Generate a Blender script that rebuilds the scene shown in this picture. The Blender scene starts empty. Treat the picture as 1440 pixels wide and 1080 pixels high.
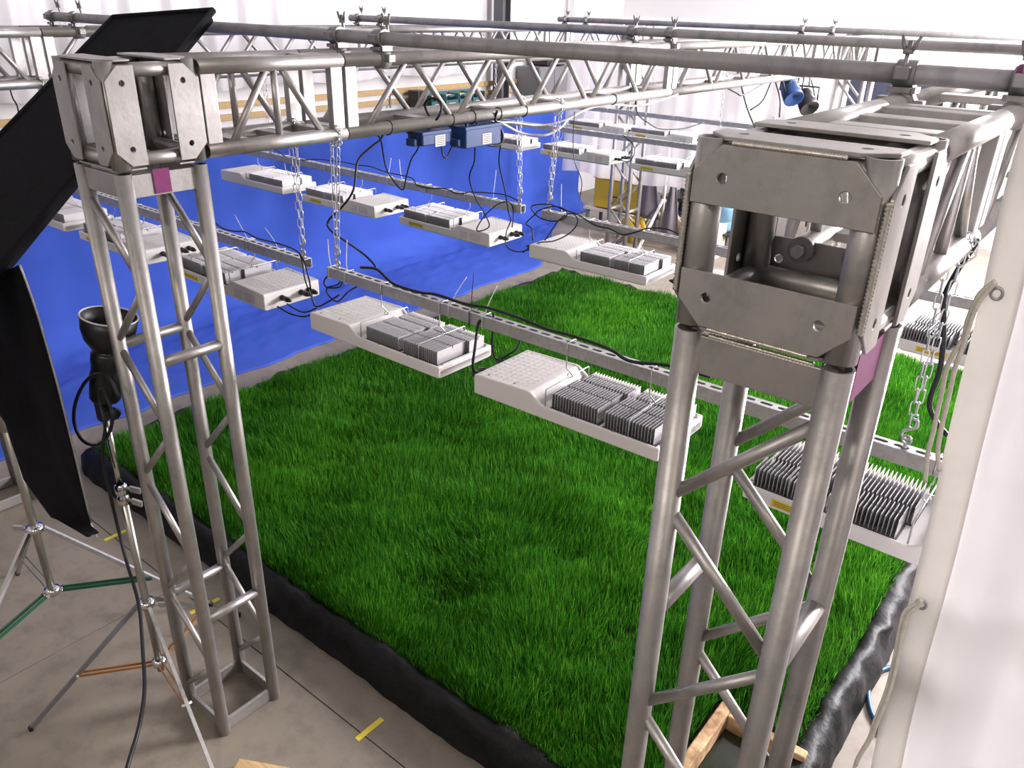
import bpy, bmesh, math, random
import numpy as np
from mathutils import Vector, Matrix
from mathutils.geometry import tessellate_polygon
random.seed(7); rng = np.random.default_rng(7)
PI = math.pi
scene = bpy.context.scene
col = scene.collection

# ------------------------------------------------------------------ camera
FPX = 1118.8
CAM = Vector((2.5622, -1.2966, 2.8531))
YAW, PITCH, ROLL = 0.6659, 0.4459, 0.0281
_cy, _sy, _cp, _sp = math.cos(YAW), math.sin(YAW), math.cos(PITCH), math.sin(PITCH)
_f = Vector((-_sy*_cp, _cy*_cp, -_sp)); _r = Vector((_cy, _sy, 0)); _u = _r.cross(_f)
_cr, _sr = math.cos(ROLL), math.sin(ROLL)
_R = _cr*_r + _sr*_u; _U = -_sr*_r + _cr*_u
cam = bpy.data.cameras.new('camera')
cam.sensor_fit = 'HORIZONTAL'; cam.sensor_width = 36; cam.lens = FPX/1440*36
cam.clip_start = 0.05; cam.clip_end = 100
camo = bpy.data.objects.new('camera', cam); col.objects.link(camo)
camo.matrix_world = Matrix(((_R.x, _U.x, -_f.x, CAM.x), (_R.y, _U.y, -_f.y, CAM.y), (_R.z, _U.z, -_f.z, CAM.z), (0, 0, 0, 1)))
scene.camera = camo

def at(px, py, X=None, Y=None, Z=None):
    "point of the place seen at a pixel of the photograph, at a known plane"
    d = _R*((px-720)/FPX) + _U*((540-py)/FPX) + _f
    if X is not None: t = (X-CAM.x)/d.x
    elif Y is not None: t = (Y-CAM.y)/d.y
    else: t = (Z-CAM.z)/d.z
    return CAM + d*t

# ------------------------------------------------------------------ world, lights, exposure
world = bpy.data.worlds.new('world'); scene.world = world
world.use_nodes = True
world.node_tree.nodes['Background'].inputs[0].default_value = (0.75, 0.74, 0.80, 1)
world.node_tree.nodes['Background'].inputs[1].default_value = 0.05
vs = scene.view_settings
vs.view_transform = 'Standard'; vs.look = 'None'; vs.gamma = 1; vs.use_curve_mapping = False
vs.exposure = 0.0
scene.cycles.use_denoising = True
scene.cycles.use_adaptive_sampling = True; scene.cycles.adaptive_threshold = 0.045
scene.cycles.max_bounces = 7; scene.cycles.diffuse_bounces = 3; scene.cycles.glossy_bounces = 3
scene.cycles.transmission_bounces = 4; scene.cycles.transparent_max_bounces = 8
scene.cycles.caustics_reflective = False; scene.cycles.caustics_refractive = False
scene.cycles.sample_clamp_indirect = 6

def area(name, loc, target, size, watts, color, sy=None):
    l = bpy.data.lights.new(name, 'AREA'); l.shape = 'RECTANGLE'; l.size = size; l.size_y = sy or size
    l.energy = watts; l.color = color
    o = bpy.data.objects.new(name, l); col.objects.link(o); o.location = loc
    o.rotation_euler = (Vector(target)-Vector(loc)).to_track_quat('-Z', 'Y').to_euler()
    return o
# film light banks behind the right-hand curtain, plus unseen lamps added under the ceiling to brighten the scene
BANKS = [((4.1, 5.6, 2.9), (1.0, 3.9, 0.2), 1.5, 1000, (1.0, 0.94, 0.98)),
         ((2.9, 9.6, 3.1), (0.2, 6.4, 0.6), 1.5, 620, (1.0, 0.94, 0.99))]
for i, (p, t, s, w, c) in enumerate(BANKS): area('film_bank_light', p, t, s, w, c)
ADDED_LAMPS = [(-2.5, 2.2, 12), (-2.5, 7.2, 40), (1.2, 8.6, 280), (1.9, -3.2, 72), (-2.2, -3.4, 34), (4.8, -1.8, 34), (5.0, 7.0, 160)]
for x, y, w in ADDED_LAMPS: area('added_lamp_light', (x, y, 4.36), (x, y, 0), 1.15, w, (1.0, 0.905, 0.81) if y < 1 else (1.0, 0.96, 0.99), 0.28)

# ------------------------------------------------------------------ materials
def mat(name, color, rough=0.5, metal=0.0, noise=0.0, nscale=8.0, bump=0.0, bscale=40.0, stretch=None, col2=None, spec=0.5, trans=0.0, alpha=None, emis=None):
    m = bpy.data.materials.new(name); m.use_nodes = True
    nt = m.node_tree; b = nt.nodes['Principled BSDF']
    b.inputs['Base Color'].default_value = (*color, 1); b.inputs['Roughness'].default_value = rough
    b.inputs['Metallic'].default_value = metal; b.inputs['Specular IOR Level'].default_value = spec
    tc = nt.nodes.new('ShaderNodeTexCoord'); src = tc.outputs['Object']
    if stretch:
        mp = nt.nodes.new('ShaderNodeMapping'); mp.inputs['Scale'].default_value = stretch
        nt.links.new(src, mp.inputs[0]); src = mp.outputs[0]
    if noise:
        n = nt.nodes.new('ShaderNodeTexNoise'); n.inputs['Scale'].default_value = nscale; n.inputs['Detail'].default_value = 6
        nt.links.new(src, n.inputs['Vector'])
        r = nt.nodes.new('ShaderNodeValToRGB'); r.color_ramp.elements[0].position = 0.3; r.color_ramp.elements[1].position = 0.7
        c2 = col2 or tuple(c*(1-noise) for c in color)
        r.color_ramp.elements[0].color = (*c2, 1); r.color_ramp.elements[1].color = (*color, 1)
        nt.links.new(n.outputs['Fac'], r.inputs[0]); nt.links.new(r.outputs[0], b.inputs['Base Color'])
        mr = nt.nodes.new('ShaderNodeMapRange'); mr.inputs['To Min'].default_value = min(1, rough+0.12); mr.inputs['To Max'].default_value = max(0.05, rough-0.06)
        nt.links.new(n.outputs['Fac'], mr.inputs['Value']); nt.links.new(mr.outputs[0], b.inputs['Roughness'])
    if bump:
        n2 = nt.nodes.new('ShaderNodeTexNoise'); n2.inputs['Scale'].default_value = bscale; n2.inputs['Detail'].default_value = 4
        nt.links.new(src, n2.inputs['Vector'])
        bp = nt.nodes.new('ShaderNodeBump'); bp.inputs['Strength'].default_value = bump; bp.inputs['Distance'].default_value = 0.01
        nt.links.new(n2.outputs['Fac'], bp.inputs['Height']); nt.links.new(bp.outputs[0], b.inputs['Normal'])
    if trans:
        t = nt.nodes.new('ShaderNodeBsdfTranslucent'); t.inputs[0].default_value = (*color, 1)
        mx = nt.nodes.new('ShaderNodeMixShader'); mx.inputs[0].default_value = trans
        nt.links.new(b.outputs[0], mx.inputs[1]); nt.links.new(t.outputs[0], mx.inputs[2])
        out = nt.nodes['Material Output']; last = mx.outputs[0]
        if alpha is not None:
            tr = nt.nodes.new('ShaderNodeBsdfTransparent'); m2 = nt.nodes.new('ShaderNodeMixShader'); m2.inputs[0].default_value = alpha
            nt.links.new(tr.outputs[0], m2.inputs[1]); nt.links.new(last, m2.inputs[2]); last = m2.outputs[0]
        nt.links.new(last, out.inputs[0])
    if emis:
        b.inputs['Emission Color'].default_value = (*color, 1); b.inputs['Emission Strength'].default_value = emis
    return m
M = dict(
 alu=mat('brushed_aluminium', (0.54, 0.52, 0.505), 0.42, 0.85, 0.22, 5, 0.06, 60, col2=(0.39, 0.375, 0.36)),
 weld=mat('weld_aluminium', (0.72, 0.69, 0.60), 0.35, 0.8, 0.2, 40, 0.2, 90),
 pipe=mat('galvanised_pipe', (0.44, 0.425, 0.435), 0.55, 0.5, 0.3, 9, 0.05, 60, stretch=(0.3, 1, 1), col2=(0.32, 0.31, 0.32)),
 clamp=mat('cast_clamp', (0.34, 0.33, 0.33), 0.5, 0.7, 0.3, 20, 0.1, 70),
 zinc=mat('zinc_steel', (0.62, 0.62, 0.62), 0.38, 0.75, 0.25, 12, 0.04, 80),
 chain=mat('zinc_chain', (0.72, 0.73, 0.75), 0.28, 0.9),
 chrome=mat('chrome', (0.72, 0.71, 0.69), 0.16, 1.0),
 steel=mat('stand_steel', (0.50, 0.48, 0.43), 0.30, 0.9, 0.2, 6),
 white=mat('white_powder_coat', (0.78, 0.755, 0.74), 0.42, 0, 0.05, 6, 0.02, 200),
 fin=mat('heat_sink_aluminium', (0.70, 0.69, 0.71), 0.38, 0.65, 0.10, 30),
 finshade=mat('heat_sink_gap_shade', (0.06, 0.058, 0.062), 0.6, 0.4),  # near-black base colour paints the shade in the gaps between fins
 glass=mat('led_lens', (0.70, 0.72, 0.70), 0.15, 0),
 black=mat('black_plastic', (0.012, 0.012, 0.013), 0.4, 0),
 cable=mat('black_rubber_cable', (0.010, 0.011, 0.013), 0.45, 0, spec=0.4),
 cloth=mat('black_cloth', (0.008, 0.008, 0.010), 0.9, 0, 0.2, 30, 0.1, 300, spec=0.15),
 navy=mat('dark_navy_panel', (0.035, 0.04, 0.075), 0.6, 0, 0.2, 6),
 yellow=mat('yellow_sticker', (0.80, 0.62, 0.03), 0.5, 0, 0.1, 30),
 ink=mat('printed_ink', (0.10, 0.09, 0.05), 0.7, 0),
 greyink=mat('grey_print', (0.42, 0.41, 0.42), 0.7, 0),
 tape=mat('yellow_tape', (0.72, 0.60, 0.05), 0.6, 0, 0.1, 30),
 magenta=mat('magenta_tape', (0.22, 0.02, 0.14), 0.6, 0, 0.15, 30),
 blue=mat('blue_chroma_cloth', (0.048, 0.098, 0.45), 0.85, 0, 0.12, 3, 0.12, 6, spec=0.1),
 boxblue=mat('blue_plastic', (0.012, 0.055, 0.20), 0.45, 0, 0.15, 20),
 wall=mat('white_wall', (0.80, 0.79, 0.79), 0.8, 0, 0.06, 2),
 darkwall=mat('grey_front_wall', (0.40, 0.39, 0.38), 0.9, 0, 0.1, 2),
 midwall=mat('grey_wall', (0.34, 0.33, 0.33), 0.9, 0, 0.1, 2),
 ceil=mat('white_ceiling', (0.72, 0.72, 0.72), 0.9, 0),
 sheet=mat('white_plastic_sheet', (0.86, 0.84, 0.86), 0.40, 0, 0, 4, 0.25, 5, trans=0.20, alpha=0.98),
 haze=mat('clear_plastic_sheet', (0.86, 0.84, 0.86), 0.3, 0, 0, 4, 0.15, 9, trans=0.5, alpha=0.78),
 hem=mat('white_webbing', (0.82, 0.80, 0.77), 0.75, 0, 0.1, 20, 0.1, 300, trans=0.45),
 rope=mat('cotton_rope', (0.88, 0.85, 0.75), 0.85, 0, 0.2, 60, 0.3, 400),
 tie=mat('white_nylon', (0.85, 0.85, 0.85), 0.4, 0),
 wood=mat('pine_wood', (0.62, 0.42, 0.20), 0.65, 0, 0.35, 6, 0.1, 60, stretch=(1, 12, 12)),
 bark=mat('rough_timber', (0.66, 0.46, 0.24), 0.8, 0, 0.6, 14, 0.4, 40, col2=(0.16, 0.07, 0.03)),
 liner=mat('black_liner', (0.007, 0.007, 0.008), 0.5, 0, 0.3, 6, 0.6, 22, spec=0.25),
 soil=mat('dark_soil', (0.035, 0.026, 0.018), 0.95, 0, 0.5, 30, 0.6, 50),
 water=mat('pit_water', (0.015, 0.020, 0.010), 0.12, 0, 0.4, 18, 0.1, 20),
 green=mat('green_paint', (0.012, 0.09, 0.045), 0.4, 0.2),
 orange=mat('copper_paint', (0.36, 0.17, 0.06), 0.5, 0.3),
 column=mat('dark_steel_column', (0.10, 0.10, 0.11), 0.6, 0.2),
 grey=mat('grey_steel', (0.20, 0.20, 0.21), 0.6, 0.1),
 bin=mat('teal_bin', (0.06, 0.16, 0.18), 0.5, 0),
 case=mat('yellow_case', (0.70, 0.48, 0.02), 0.5, 0),
 red=mat('red_plastic', (0.55, 0.05, 0.06), 0.45, 0),
 beige=mat('beige_card', (0.66, 0.60, 0.48), 0.8, 0),
 flag=mat('grey_flag', (0.20, 0.18, 0.20), 0.9, 0),
 hose=mat('blue_hose', (0.02, 0.09, 0.20), 0.4, 0),
 bottle=mat('blue_bottle', (0.25, 0.45, 0.60), 0.15, 0, trans=0.4),
 bulb=mat('lit_bulb', (1.0, 0.96, 0.98), 0.3, 0, emis=30),
)
def scuff(m, scale, amount):
    nt = m.node_tree; b = nt.nodes['Principled BSDF']; lk = b.inputs['Base Color'].links[0]; src = lk.from_socket
    tc = nt.nodes.new('ShaderNodeTexCoord'); mp = nt.nodes.new('ShaderNodeMapping'); mp.inputs['Scale'].default_value = (1, 1, 0.6)
    n = nt.nodes.new('ShaderNodeTexNoise'); n.inputs['Scale'].default_value = scale; n.inputs['Detail'].default_value = 8; n.inputs['Roughness'].default_value = 0.7
    nt.links.new(tc.outputs['Object'], mp.inputs[0]); nt.links.new(mp.outputs[0], n.inputs['Vector'])
    r = nt.nodes.new('ShaderNodeValToRGB'); r.color_ramp.elements[0].position = 0.36; r.color_ramp.elements[1].position = 0.52
    r.color_ramp.elements[0].color = (1-amount, 1-amount, 1-amount, 1)
    mx = nt.nodes.new('ShaderNodeMix'); mx.data_type = 'RGBA'; mx.blend_type = 'MULTIPLY'; mx.inputs[0].default_value = 1
    nt.links.new(n.outputs['Fac'], r.inputs[0]); nt.links.new(src, mx.inputs[6]); nt.links.new(r.outputs[0], mx.inputs[7]); nt.links.new(mx.outputs[2], b.inputs['Base Color'])
scuff(M['alu'], 22, 0.16); scuff(M['pipe'], 14, 0.22); scuff(M['zinc'], 60, 0.2)
def concrete():
    m = mat('concrete_floor', (0.25, 0.215, 0.17), 0.55, 0, 0.28, 0.8, 0.05, 30, col2=(0.18, 0.155, 0.125))
    scuff(m, 6, 0.22); m.node_tree.nodes['Mapping'].inputs['Scale'].default_value = (1, 1, 1); return m
M['concrete'] = concrete()
def grass_mat():
    m = bpy.data.materials.new('grass_blades'); m.use_nodes = True
    nt = m.node_tree; b = nt.nodes['Principled BSDF']; out = nt.nodes['Material Output']
    a = nt.nodes.new('ShaderNodeAttribute'); a.attribute_name = 'tint'
    r = nt.nodes.new('ShaderNodeValToRGB')
    r.color_ramp.elements[0].color = (0.010, 0.070, 0.007, 1); r.color_ramp.elements[1].color = (0.15, 0.43, 0.03, 1)
    e = r.color_ramp.elements.new(0.5); e.color = (0.042, 0.200, 0.012, 1)
    nt.links.new(a.outputs['Fac'], r.inputs[0]); nt.links.new(r.outputs[0], b.inputs['Base Color'])
    b.inputs['Roughness'].default_value = 0.55; b.inputs['Specular IOR Level'].default_value = 0.12
    t = nt.nodes.new('ShaderNodeBsdfTranslucent'); nt.links.new(r.outputs[0], t.inputs[0])
    mx = nt.nodes.new('ShaderNodeMixShader'); mx.inputs[0].default_value = 0.35
    nt.links.new(b.outputs[0], mx.inputs[1]); nt.links.new(t.outputs[0], mx.inputs[2]); nt.links.new(mx.outputs[0], out.inputs[0])
    return m
M['grass'] = grass_mat()

# ------------------------------------------------------------------ mesh helpers
class MB:
    def __init__(s): s.v = []; s.f = []; s.sm = []
    def add(s, vs, fs, smooth=False):
        o = len(s.v); s.v += [tuple(v) for v in vs]
        for i, f in enumerate(fs):
            s.f.append(tuple(o+k for k in f)); s.sm.append(smooth if isinstance(smooth, bool) else smooth[i])
        return s
    def box(s, c, d, R=None):
        vs = [Vector((x*d[0]/2, y*d[1]/2, z*d[2]/2)) for x in (-1, 1) for y in (-1, 1) for z in (-1, 1)]
        if R is not None: vs = [R @ v for v in vs]
        return s.add([v+Vector(c) for v in vs], [(0,1,3,2),(4,6,7,5),(0,4,5,1),(2,3,7,6),(0,2,6,4),(1,5,7,3)])
    def bar(s, p, q, w, t, up=(0,0,1)):
        "rectangular bar from p to q, width w along up, thickness t across"
        p = Vector(p); q = Vector(q); d = (q-p); L = d.length; d.normalize(); u = Vector(up); u = (u-d*u.dot(d)).normalized(); n = d.cross(u)
        R = Matrix((d, u, n)).transposed()
        return s.box((p+q)/2, (L, w, t), R)
    def tube(s, p, q, r, n=12, r2=None, inner=0):
        p = Vector(p); q = Vector(q); d = (q-p).normalized(); a = d.orthogonal().normalized(); b = d.cross(a); r2 = r if r2 is None else r2
        rings = [(p, r), (q, r2)] if not inner else [(p, inner), (p, r), (q, r2), (q, inner)]
        vs = []; 
        for c, rr in rings: vs += [c + (a*math.cos(2*PI*k/n)+b*math.sin(2*PI*k/n))*rr for k in range(n)]
        fs = []; sm = []
        m = len(rings)
        for i in range(m if inner else m-1):
            j = (i+1) % m
            for k in range(n):
                fs.append((i*n+k, i*n+(k+1) % n, j*n+(k+1) % n, j*n+k)); sm.append((i != 0 and i != 2) if inner else True)
        if not inner:
            fs.append(tuple(range(n))[::-1]); sm.append(False); fs.append(tuple(range(n, 2*n))); sm.append(False)
        return s.add(vs, fs, sm)
    def path(s, pts, r, n=6, closed=False):
        pts = [Vector(p) for p in pts]; N = len(pts); rings = []
        rr = r if hasattr(r, '__len__') else [r]*N
        a = None
        for i in range(N):
            if closed: d = pts[(i+1) % N]-pts[i-1]
            else: d = pts[min(i+1, N-1)]-pts[max(i-1, 0)]
            d.normalize()
            a = d.orthogonal().normalized() if a is None else (a-d*a.dot(d)).normalized()
            b = d.cross(a)
            rings.append([pts[i]+(a*math.cos(2*PI*k/n)+b*math.sin(2*PI*k/n))*rr[i] for k in range(n)])
        vs = [v for g in rings for v in g]; fs = []; sm = []
        for i in range(N if closed else N-1):
            j = (i+1) % N
            for k in range(n): fs.append((i*n+k, i*n+(k+1) % n, j*n+(k+1) % n, j*n+k)); sm.append(True)
        if not closed:
            fs.append(tuple(range(n))[::-1]); sm.append(False); fs.append(tuple(range((N-1)*n, N*n))); sm.append(False)
        return s.add(vs, fs, sm)
    def lathe(s, prof, c=(0,0,0), n=16, axis=(0,0,1), smooth=True):
        ax = Vector(axis).normalized(); a = ax.orthogonal().normalized(); b = ax.cross(a); c = Vector(c); vs = []
        for r, z in prof: vs += [c+ax*z+(a*math.cos(2*PI*k/n)+b*math.sin(2*PI*k/n))*max(r, 1e-4) for k in range(n)]
        fs = [(i*n+k, i*n+(k+1) % n, (i+1)*n+(k+1) % n, (i+1)*n+k) for i in range(len(prof)-1) for k in range(n)]
        return s.add(vs, fs, smooth)
    def plate(s, outer, holes, t, O=(0,0,0), U=(1,0,0), V=(0,1,0)):
        "flat plate with real holes: 2-D outline, holes, thickness; laid out on axes U, V from O"
        U = Vector(U).normalized(); V = Vector(V).normalized(); N = U.cross(V); O = Vector(O)
        loops = [list(outer)]+[list(h) for h in holes]
        flat = [Vector((x, y, 0)) for l in loops for x, y in l]
        tris = tessellate_polygon([[Vector((x, y, 0)) for x, y in l] for l in loops])
        n = len(flat)
        vs = [O+U*p.x+V*p.y+N*(t/2) for p in flat]+[O+U*p.x+V*p.y-N*(t/2) for p in flat]
        fs = []
        for tri in tris:
            a, b, c = tri
            if (flat[b]-flat[a]).cross(flat[c]-flat[a]).z < 0: b, c = c, b
            fs.append((a, b, c)); fs.append((n+c, n+b, n+a))
        o = 0
        for l in loops:
            m = len(l)
            for k in range(m): fs.append((o+k, n+o+k, n+o+(k+1) % m, o+(k+1) % m))
            o += m
        return s.add(vs, fs)
    def prism(s, poly, axis, a, b):
        "polygon (list of 2-D points) extruded along axis 0/1/2 from a to b"
        def P(p, t):
            l = [p[0], p[1]]; l.insert(axis, t); return l
        n = len(poly); vs = [P(p, a) for p in poly]+[P(p, b) for p in poly]
        fs = [tuple(range(n)), tuple(range(2*n-1, n-1, -1))]+[(k, n+k, n+(k+1) % n, (k+1) % n) for k in range(n)]
        return s.add(vs, fs)
    def grid(s, fn, nu, nv, smooth=True):
        vs = [fn(i/nu, j/nv) for j in range(nv+1) for i in range(nu+1)]
        w = nu+1
        return s.add(vs, [(j*w+i, j*w+i+1, (j+1)*w+i+1, (j+1)*w+i) for j in range(nv) for i in range(nu)], smooth)
    def mesh(s, name, m):
        me = bpy.data.meshes.new(name); me.from_pydata(s.v, [], s.f); me.polygons.foreach_set('use_smooth', s.sm)
        if m: me.materials.append(M[m])
        bm = bmesh.new(); bm.from_mesh(me); bmesh.ops.recalc_face_normals(bm, faces=bm.faces); bm.to_mesh(me); bm.free()
        me.update(); return me
    def build(s, name, m, parent=None, bevel=0, seg=2):
        o = bpy.data.objects.new(name, s.mesh(name, m)); col.objects.link(o)
        if parent: o.parent = parent
        if bevel:
            b = o.modifiers.new('bevel', 'BEVEL'); b.width = bevel; b.segments = seg; b.limit_method = 'ANGLE'; b.angle_limit = 0.6
        return o
def tag(o, label=None, cat=None, group=None, kind=None):
    if label: o['label'] = label
    if cat: o['category'] = cat
    if group: o['group'] = group
    if kind: o['kind'] = kind
    return o
def thing(name, label, cat, loc=(0,0,0), rz=0, group=None):
    o = bpy.data.objects.new(name, None); col.objects.link(o); o.location = loc; o.rotation_euler = (0, 0, rz)
    o.empty_display_size = 0.05
    return tag(o, label, cat, group)
def share(name, me, parent, loc=(0,0,0), rot=(0,0,0)):
    o = bpy.data.objects.new(name, me); col.objects.link(o); o.parent = parent; o.location = loc; o.rotation_euler = rot; return o
def copy_tree(o, parent=None):
    c = o.copy(); col.objects.link(c); c.parent = parent
    for ch in o.children: copy_tree(ch, c)
    return c
def spline(pts, n=8):
    "Catmull-Rom through points"
    p = [Vector(q) for q in pts]; p = [p[0]*2-p[1]]+p+[p[-1]*2-p[-2]]; out = []
    for i in range(1, len(p)-2):
        for k in range(n):
            t = k/n; a, b, c, d = p[i-1], p[i], p[i+1], p[i+2]
            out.append(0.5*((2*b)+(c-a)*t+(2*a-5*b+4*c-d)*t*t+(3*b-3*c+d-a)*t**3))
    out.append(p[-2]); return out
def circ(cx, cy, r, n=10): return [(cx+r*math.cos(2*PI*k/n), cy+r*math.sin(2*PI*k/n)) for k in range(n)]
def struct(o): o['kind'] = 'structure'; return o
H = 0.127; TR = 0.0254          # half spacing and radius of the truss chords
TZ = 2.359                      # tower height
BZ = TZ+0.012                   # underside of the corner blocks

# ------------------------------------------------------------------ the hall
XW0, XW1, YW0, YW1, ZC = -5.0, 7.2, -4.6, 11.0, 4.5
fl = struct(MB().box(((XW0+XW1)/2, (YW0+YW1)/2, -0.06), (XW1-XW0, YW1-YW0, 0.08)).build('floor', 'soil'))
gx = [XW0, -0.885, 3.7, XW1]; gy = [YW0, -4.2, 0.245, 4.8, 9.4, YW1]
for i in range(3):
    for j in range(5):
        a, b, c, d = gx[i]+0.003, gx[i+1]-0.003, gy[j]+0.003, gy[j+1]-0.003
        MB().box(((a+b)/2, (c+d)/2, -0.01), (b-a, d-c, 0.02)).build('concrete_slab', 'concrete', fl)
struct(MB().box((XW0-0.06, (YW0+YW1)/2, ZC/2), (0.12, YW1-YW0+0.24, ZC)).build('wall_left', 'wall'))
struct(MB().box(((XW0+XW1)/2, YW1+0.06, ZC/2), (XW1-XW0, 0.12, ZC)).build('wall_back', 'wall'))
struct(MB().box((XW1+0.06, (YW0+YW1)/2, ZC/2), (0.12, YW1-YW0+0.24, ZC)).build('wall_right', 'midwall'))
struct(MB().box(((XW0+XW1)/2, YW0-0.06, ZC/2), (XW1-XW0, 0.12, ZC)).build('wall_front', 'darkwall'))
struct(MB().box(((XW0+XW1)/2, (YW0+YW1)/2, ZC+0.05), (XW1-XW0, YW1-YW0, 0.1)).build('ceiling', 'ceil'))
for k, z in enumerate((1.735, 1.855)):
    struct(MB().box((XW0+0.02, 4.0, z), (0.04, 9.0, 0.06)).build('trim_%d' % (k+1), 'wood', bevel=0.004))
for n, (x, y, w) in enumerate(ADDED_LAMPS):  # housings for the unseen ceiling lamps added as fill
    t = thing('added_lamp', 'added unseen white lamp on the ceiling, %s' % ['over the left bed', 'over the far left corner', 'over the far end', 'behind the camera', 'over the front left corner', 'right of the camera', 'in the far right corner'][n], 'lamp', (x, y, 4.38), group='added unseen ceiling lamps')
    MB().box((0, 0, 0.055), (1.25, 0.34, 0.07)).build('housing', 'white', t, 0.008)
    MB().box((0, 0, 0.012), (1.12, 0.26, 0.012)).build('lens', 'glass', t)
for n, (p, q, s, w, c) in enumerate(BANKS):
    t = thing('film_light_bank', ['big square film light bank standing behind the white curtain', 'big square film light bank at the far right end'][n], 'lamp', (0, 0, 0))
    d = (Vector(q)-Vector(p)).normalized(); R = d.to_track_quat('-Z', 'Y').to_matrix(); c0 = Vector(p)-d*0.14
    MB().box(c0, (s+0.08, s+0.08, 0.2), R).build('housing', 'black', t, 0.01)
    MB().tube((p[0]-d.x*0.3, p[1]-d.y*0.3, 0.1), (p[0]-d.x*0.3, p[1]-d.y*0.3, p[2]+0.3), 0.02).build('pole', 'steel', t)
    for k in range(3):
        a = k*2*PI/3; MB().bar((p[0]-d.x*0.3, p[1]-d.y*0.3, 0.55), (p[0]-d.x*0.3+0.6*math.cos(a), p[1]-d.y*0.3+0.6*math.sin(a), 0.012), 0.02, 0.02).build('leg', 'steel', t)

# ------------------------------------------------------------------ truss: towers, corner blocks, beam sections
def frame(t, c, axis, size=0.05, thick=0.028):
    "four flat bars between the chords at one end of a truss; axis is the truss direction"
    e = [Vector((1,0,0)), Vector((0,1,0)), Vector((0,0,1))]; n = e[axis]; a, b = [e[k] for k in range(3) if k != axis]; c = Vector(c)
    for s in (-1, 1):
        MB().bar(c+a*s*H-b*(H-TR*0.8), c+a*s*H+b*(H-TR*0.8), size, thick, n).build('end_bar', 'alu', t, 0.002)
        MB().bar(c+b*s*H-a*(H-TR*0.8), c+b*s*H+a*(H-TR*0.8), size, thick, n).build('end_bar', 'alu', t, 0.002)
def tower(label, x, y, mirror=False, n=14):
    t = thing('truss_tower', label, 'truss tower', (x, y, 0), group='aluminium truss towers')
    for a in (-1, 1):
        for b in (-1, 1): MB().tube((a*H, b*H, 0), (a*H, b*H, TZ), TR, n+4, inner=TR-0.004).build('chord_tube', 'alu', t)
    frame(t, (0, 0, TZ-0.042), 2, 0.07, 0.012)
    frame(t, (0, 0, 0.035), 2, 0.062, 0.014)
    for z in (1.73, 0.61):
        for a in (-1, 1): MB().tube((a*H, -H, z), (a*H, H, z), 0.019, n).build('rung', 'alu', t)
    m = -1 if mirror else 1
    nodes = [(-1, 2.275), (1, 2.005), (-1, 1.735), (1, 1.465), (-1, 1.19), (1, 0.915), (-1, 0.64), (1, 0.37), (-1, 0.11)]
    for b in (-1, 1):
        for k in range(len(nodes)-1):
            (s0, z0), (s1, z1) = nodes[k], nodes[k+1]
            MB().tube((m*s0*H*0.9, b*H, z0-0.022), (m*s1*H*0.9, b*H, z1+0.022), 0.0125, n).build('diagonal_brace', 'alu', t)
    return t
def weld(mb, p, q, r=0.0045, step=0.0045):
    p = Vector(p); q = Vector(q); n = max(4, int((q-p).length/step)*2)
    return mb.path([p+(q-p)*i/n for i in range(n+1)], [r*(1.0 if i % 2 else 0.62) for i in range(n+1)], 6)
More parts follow.
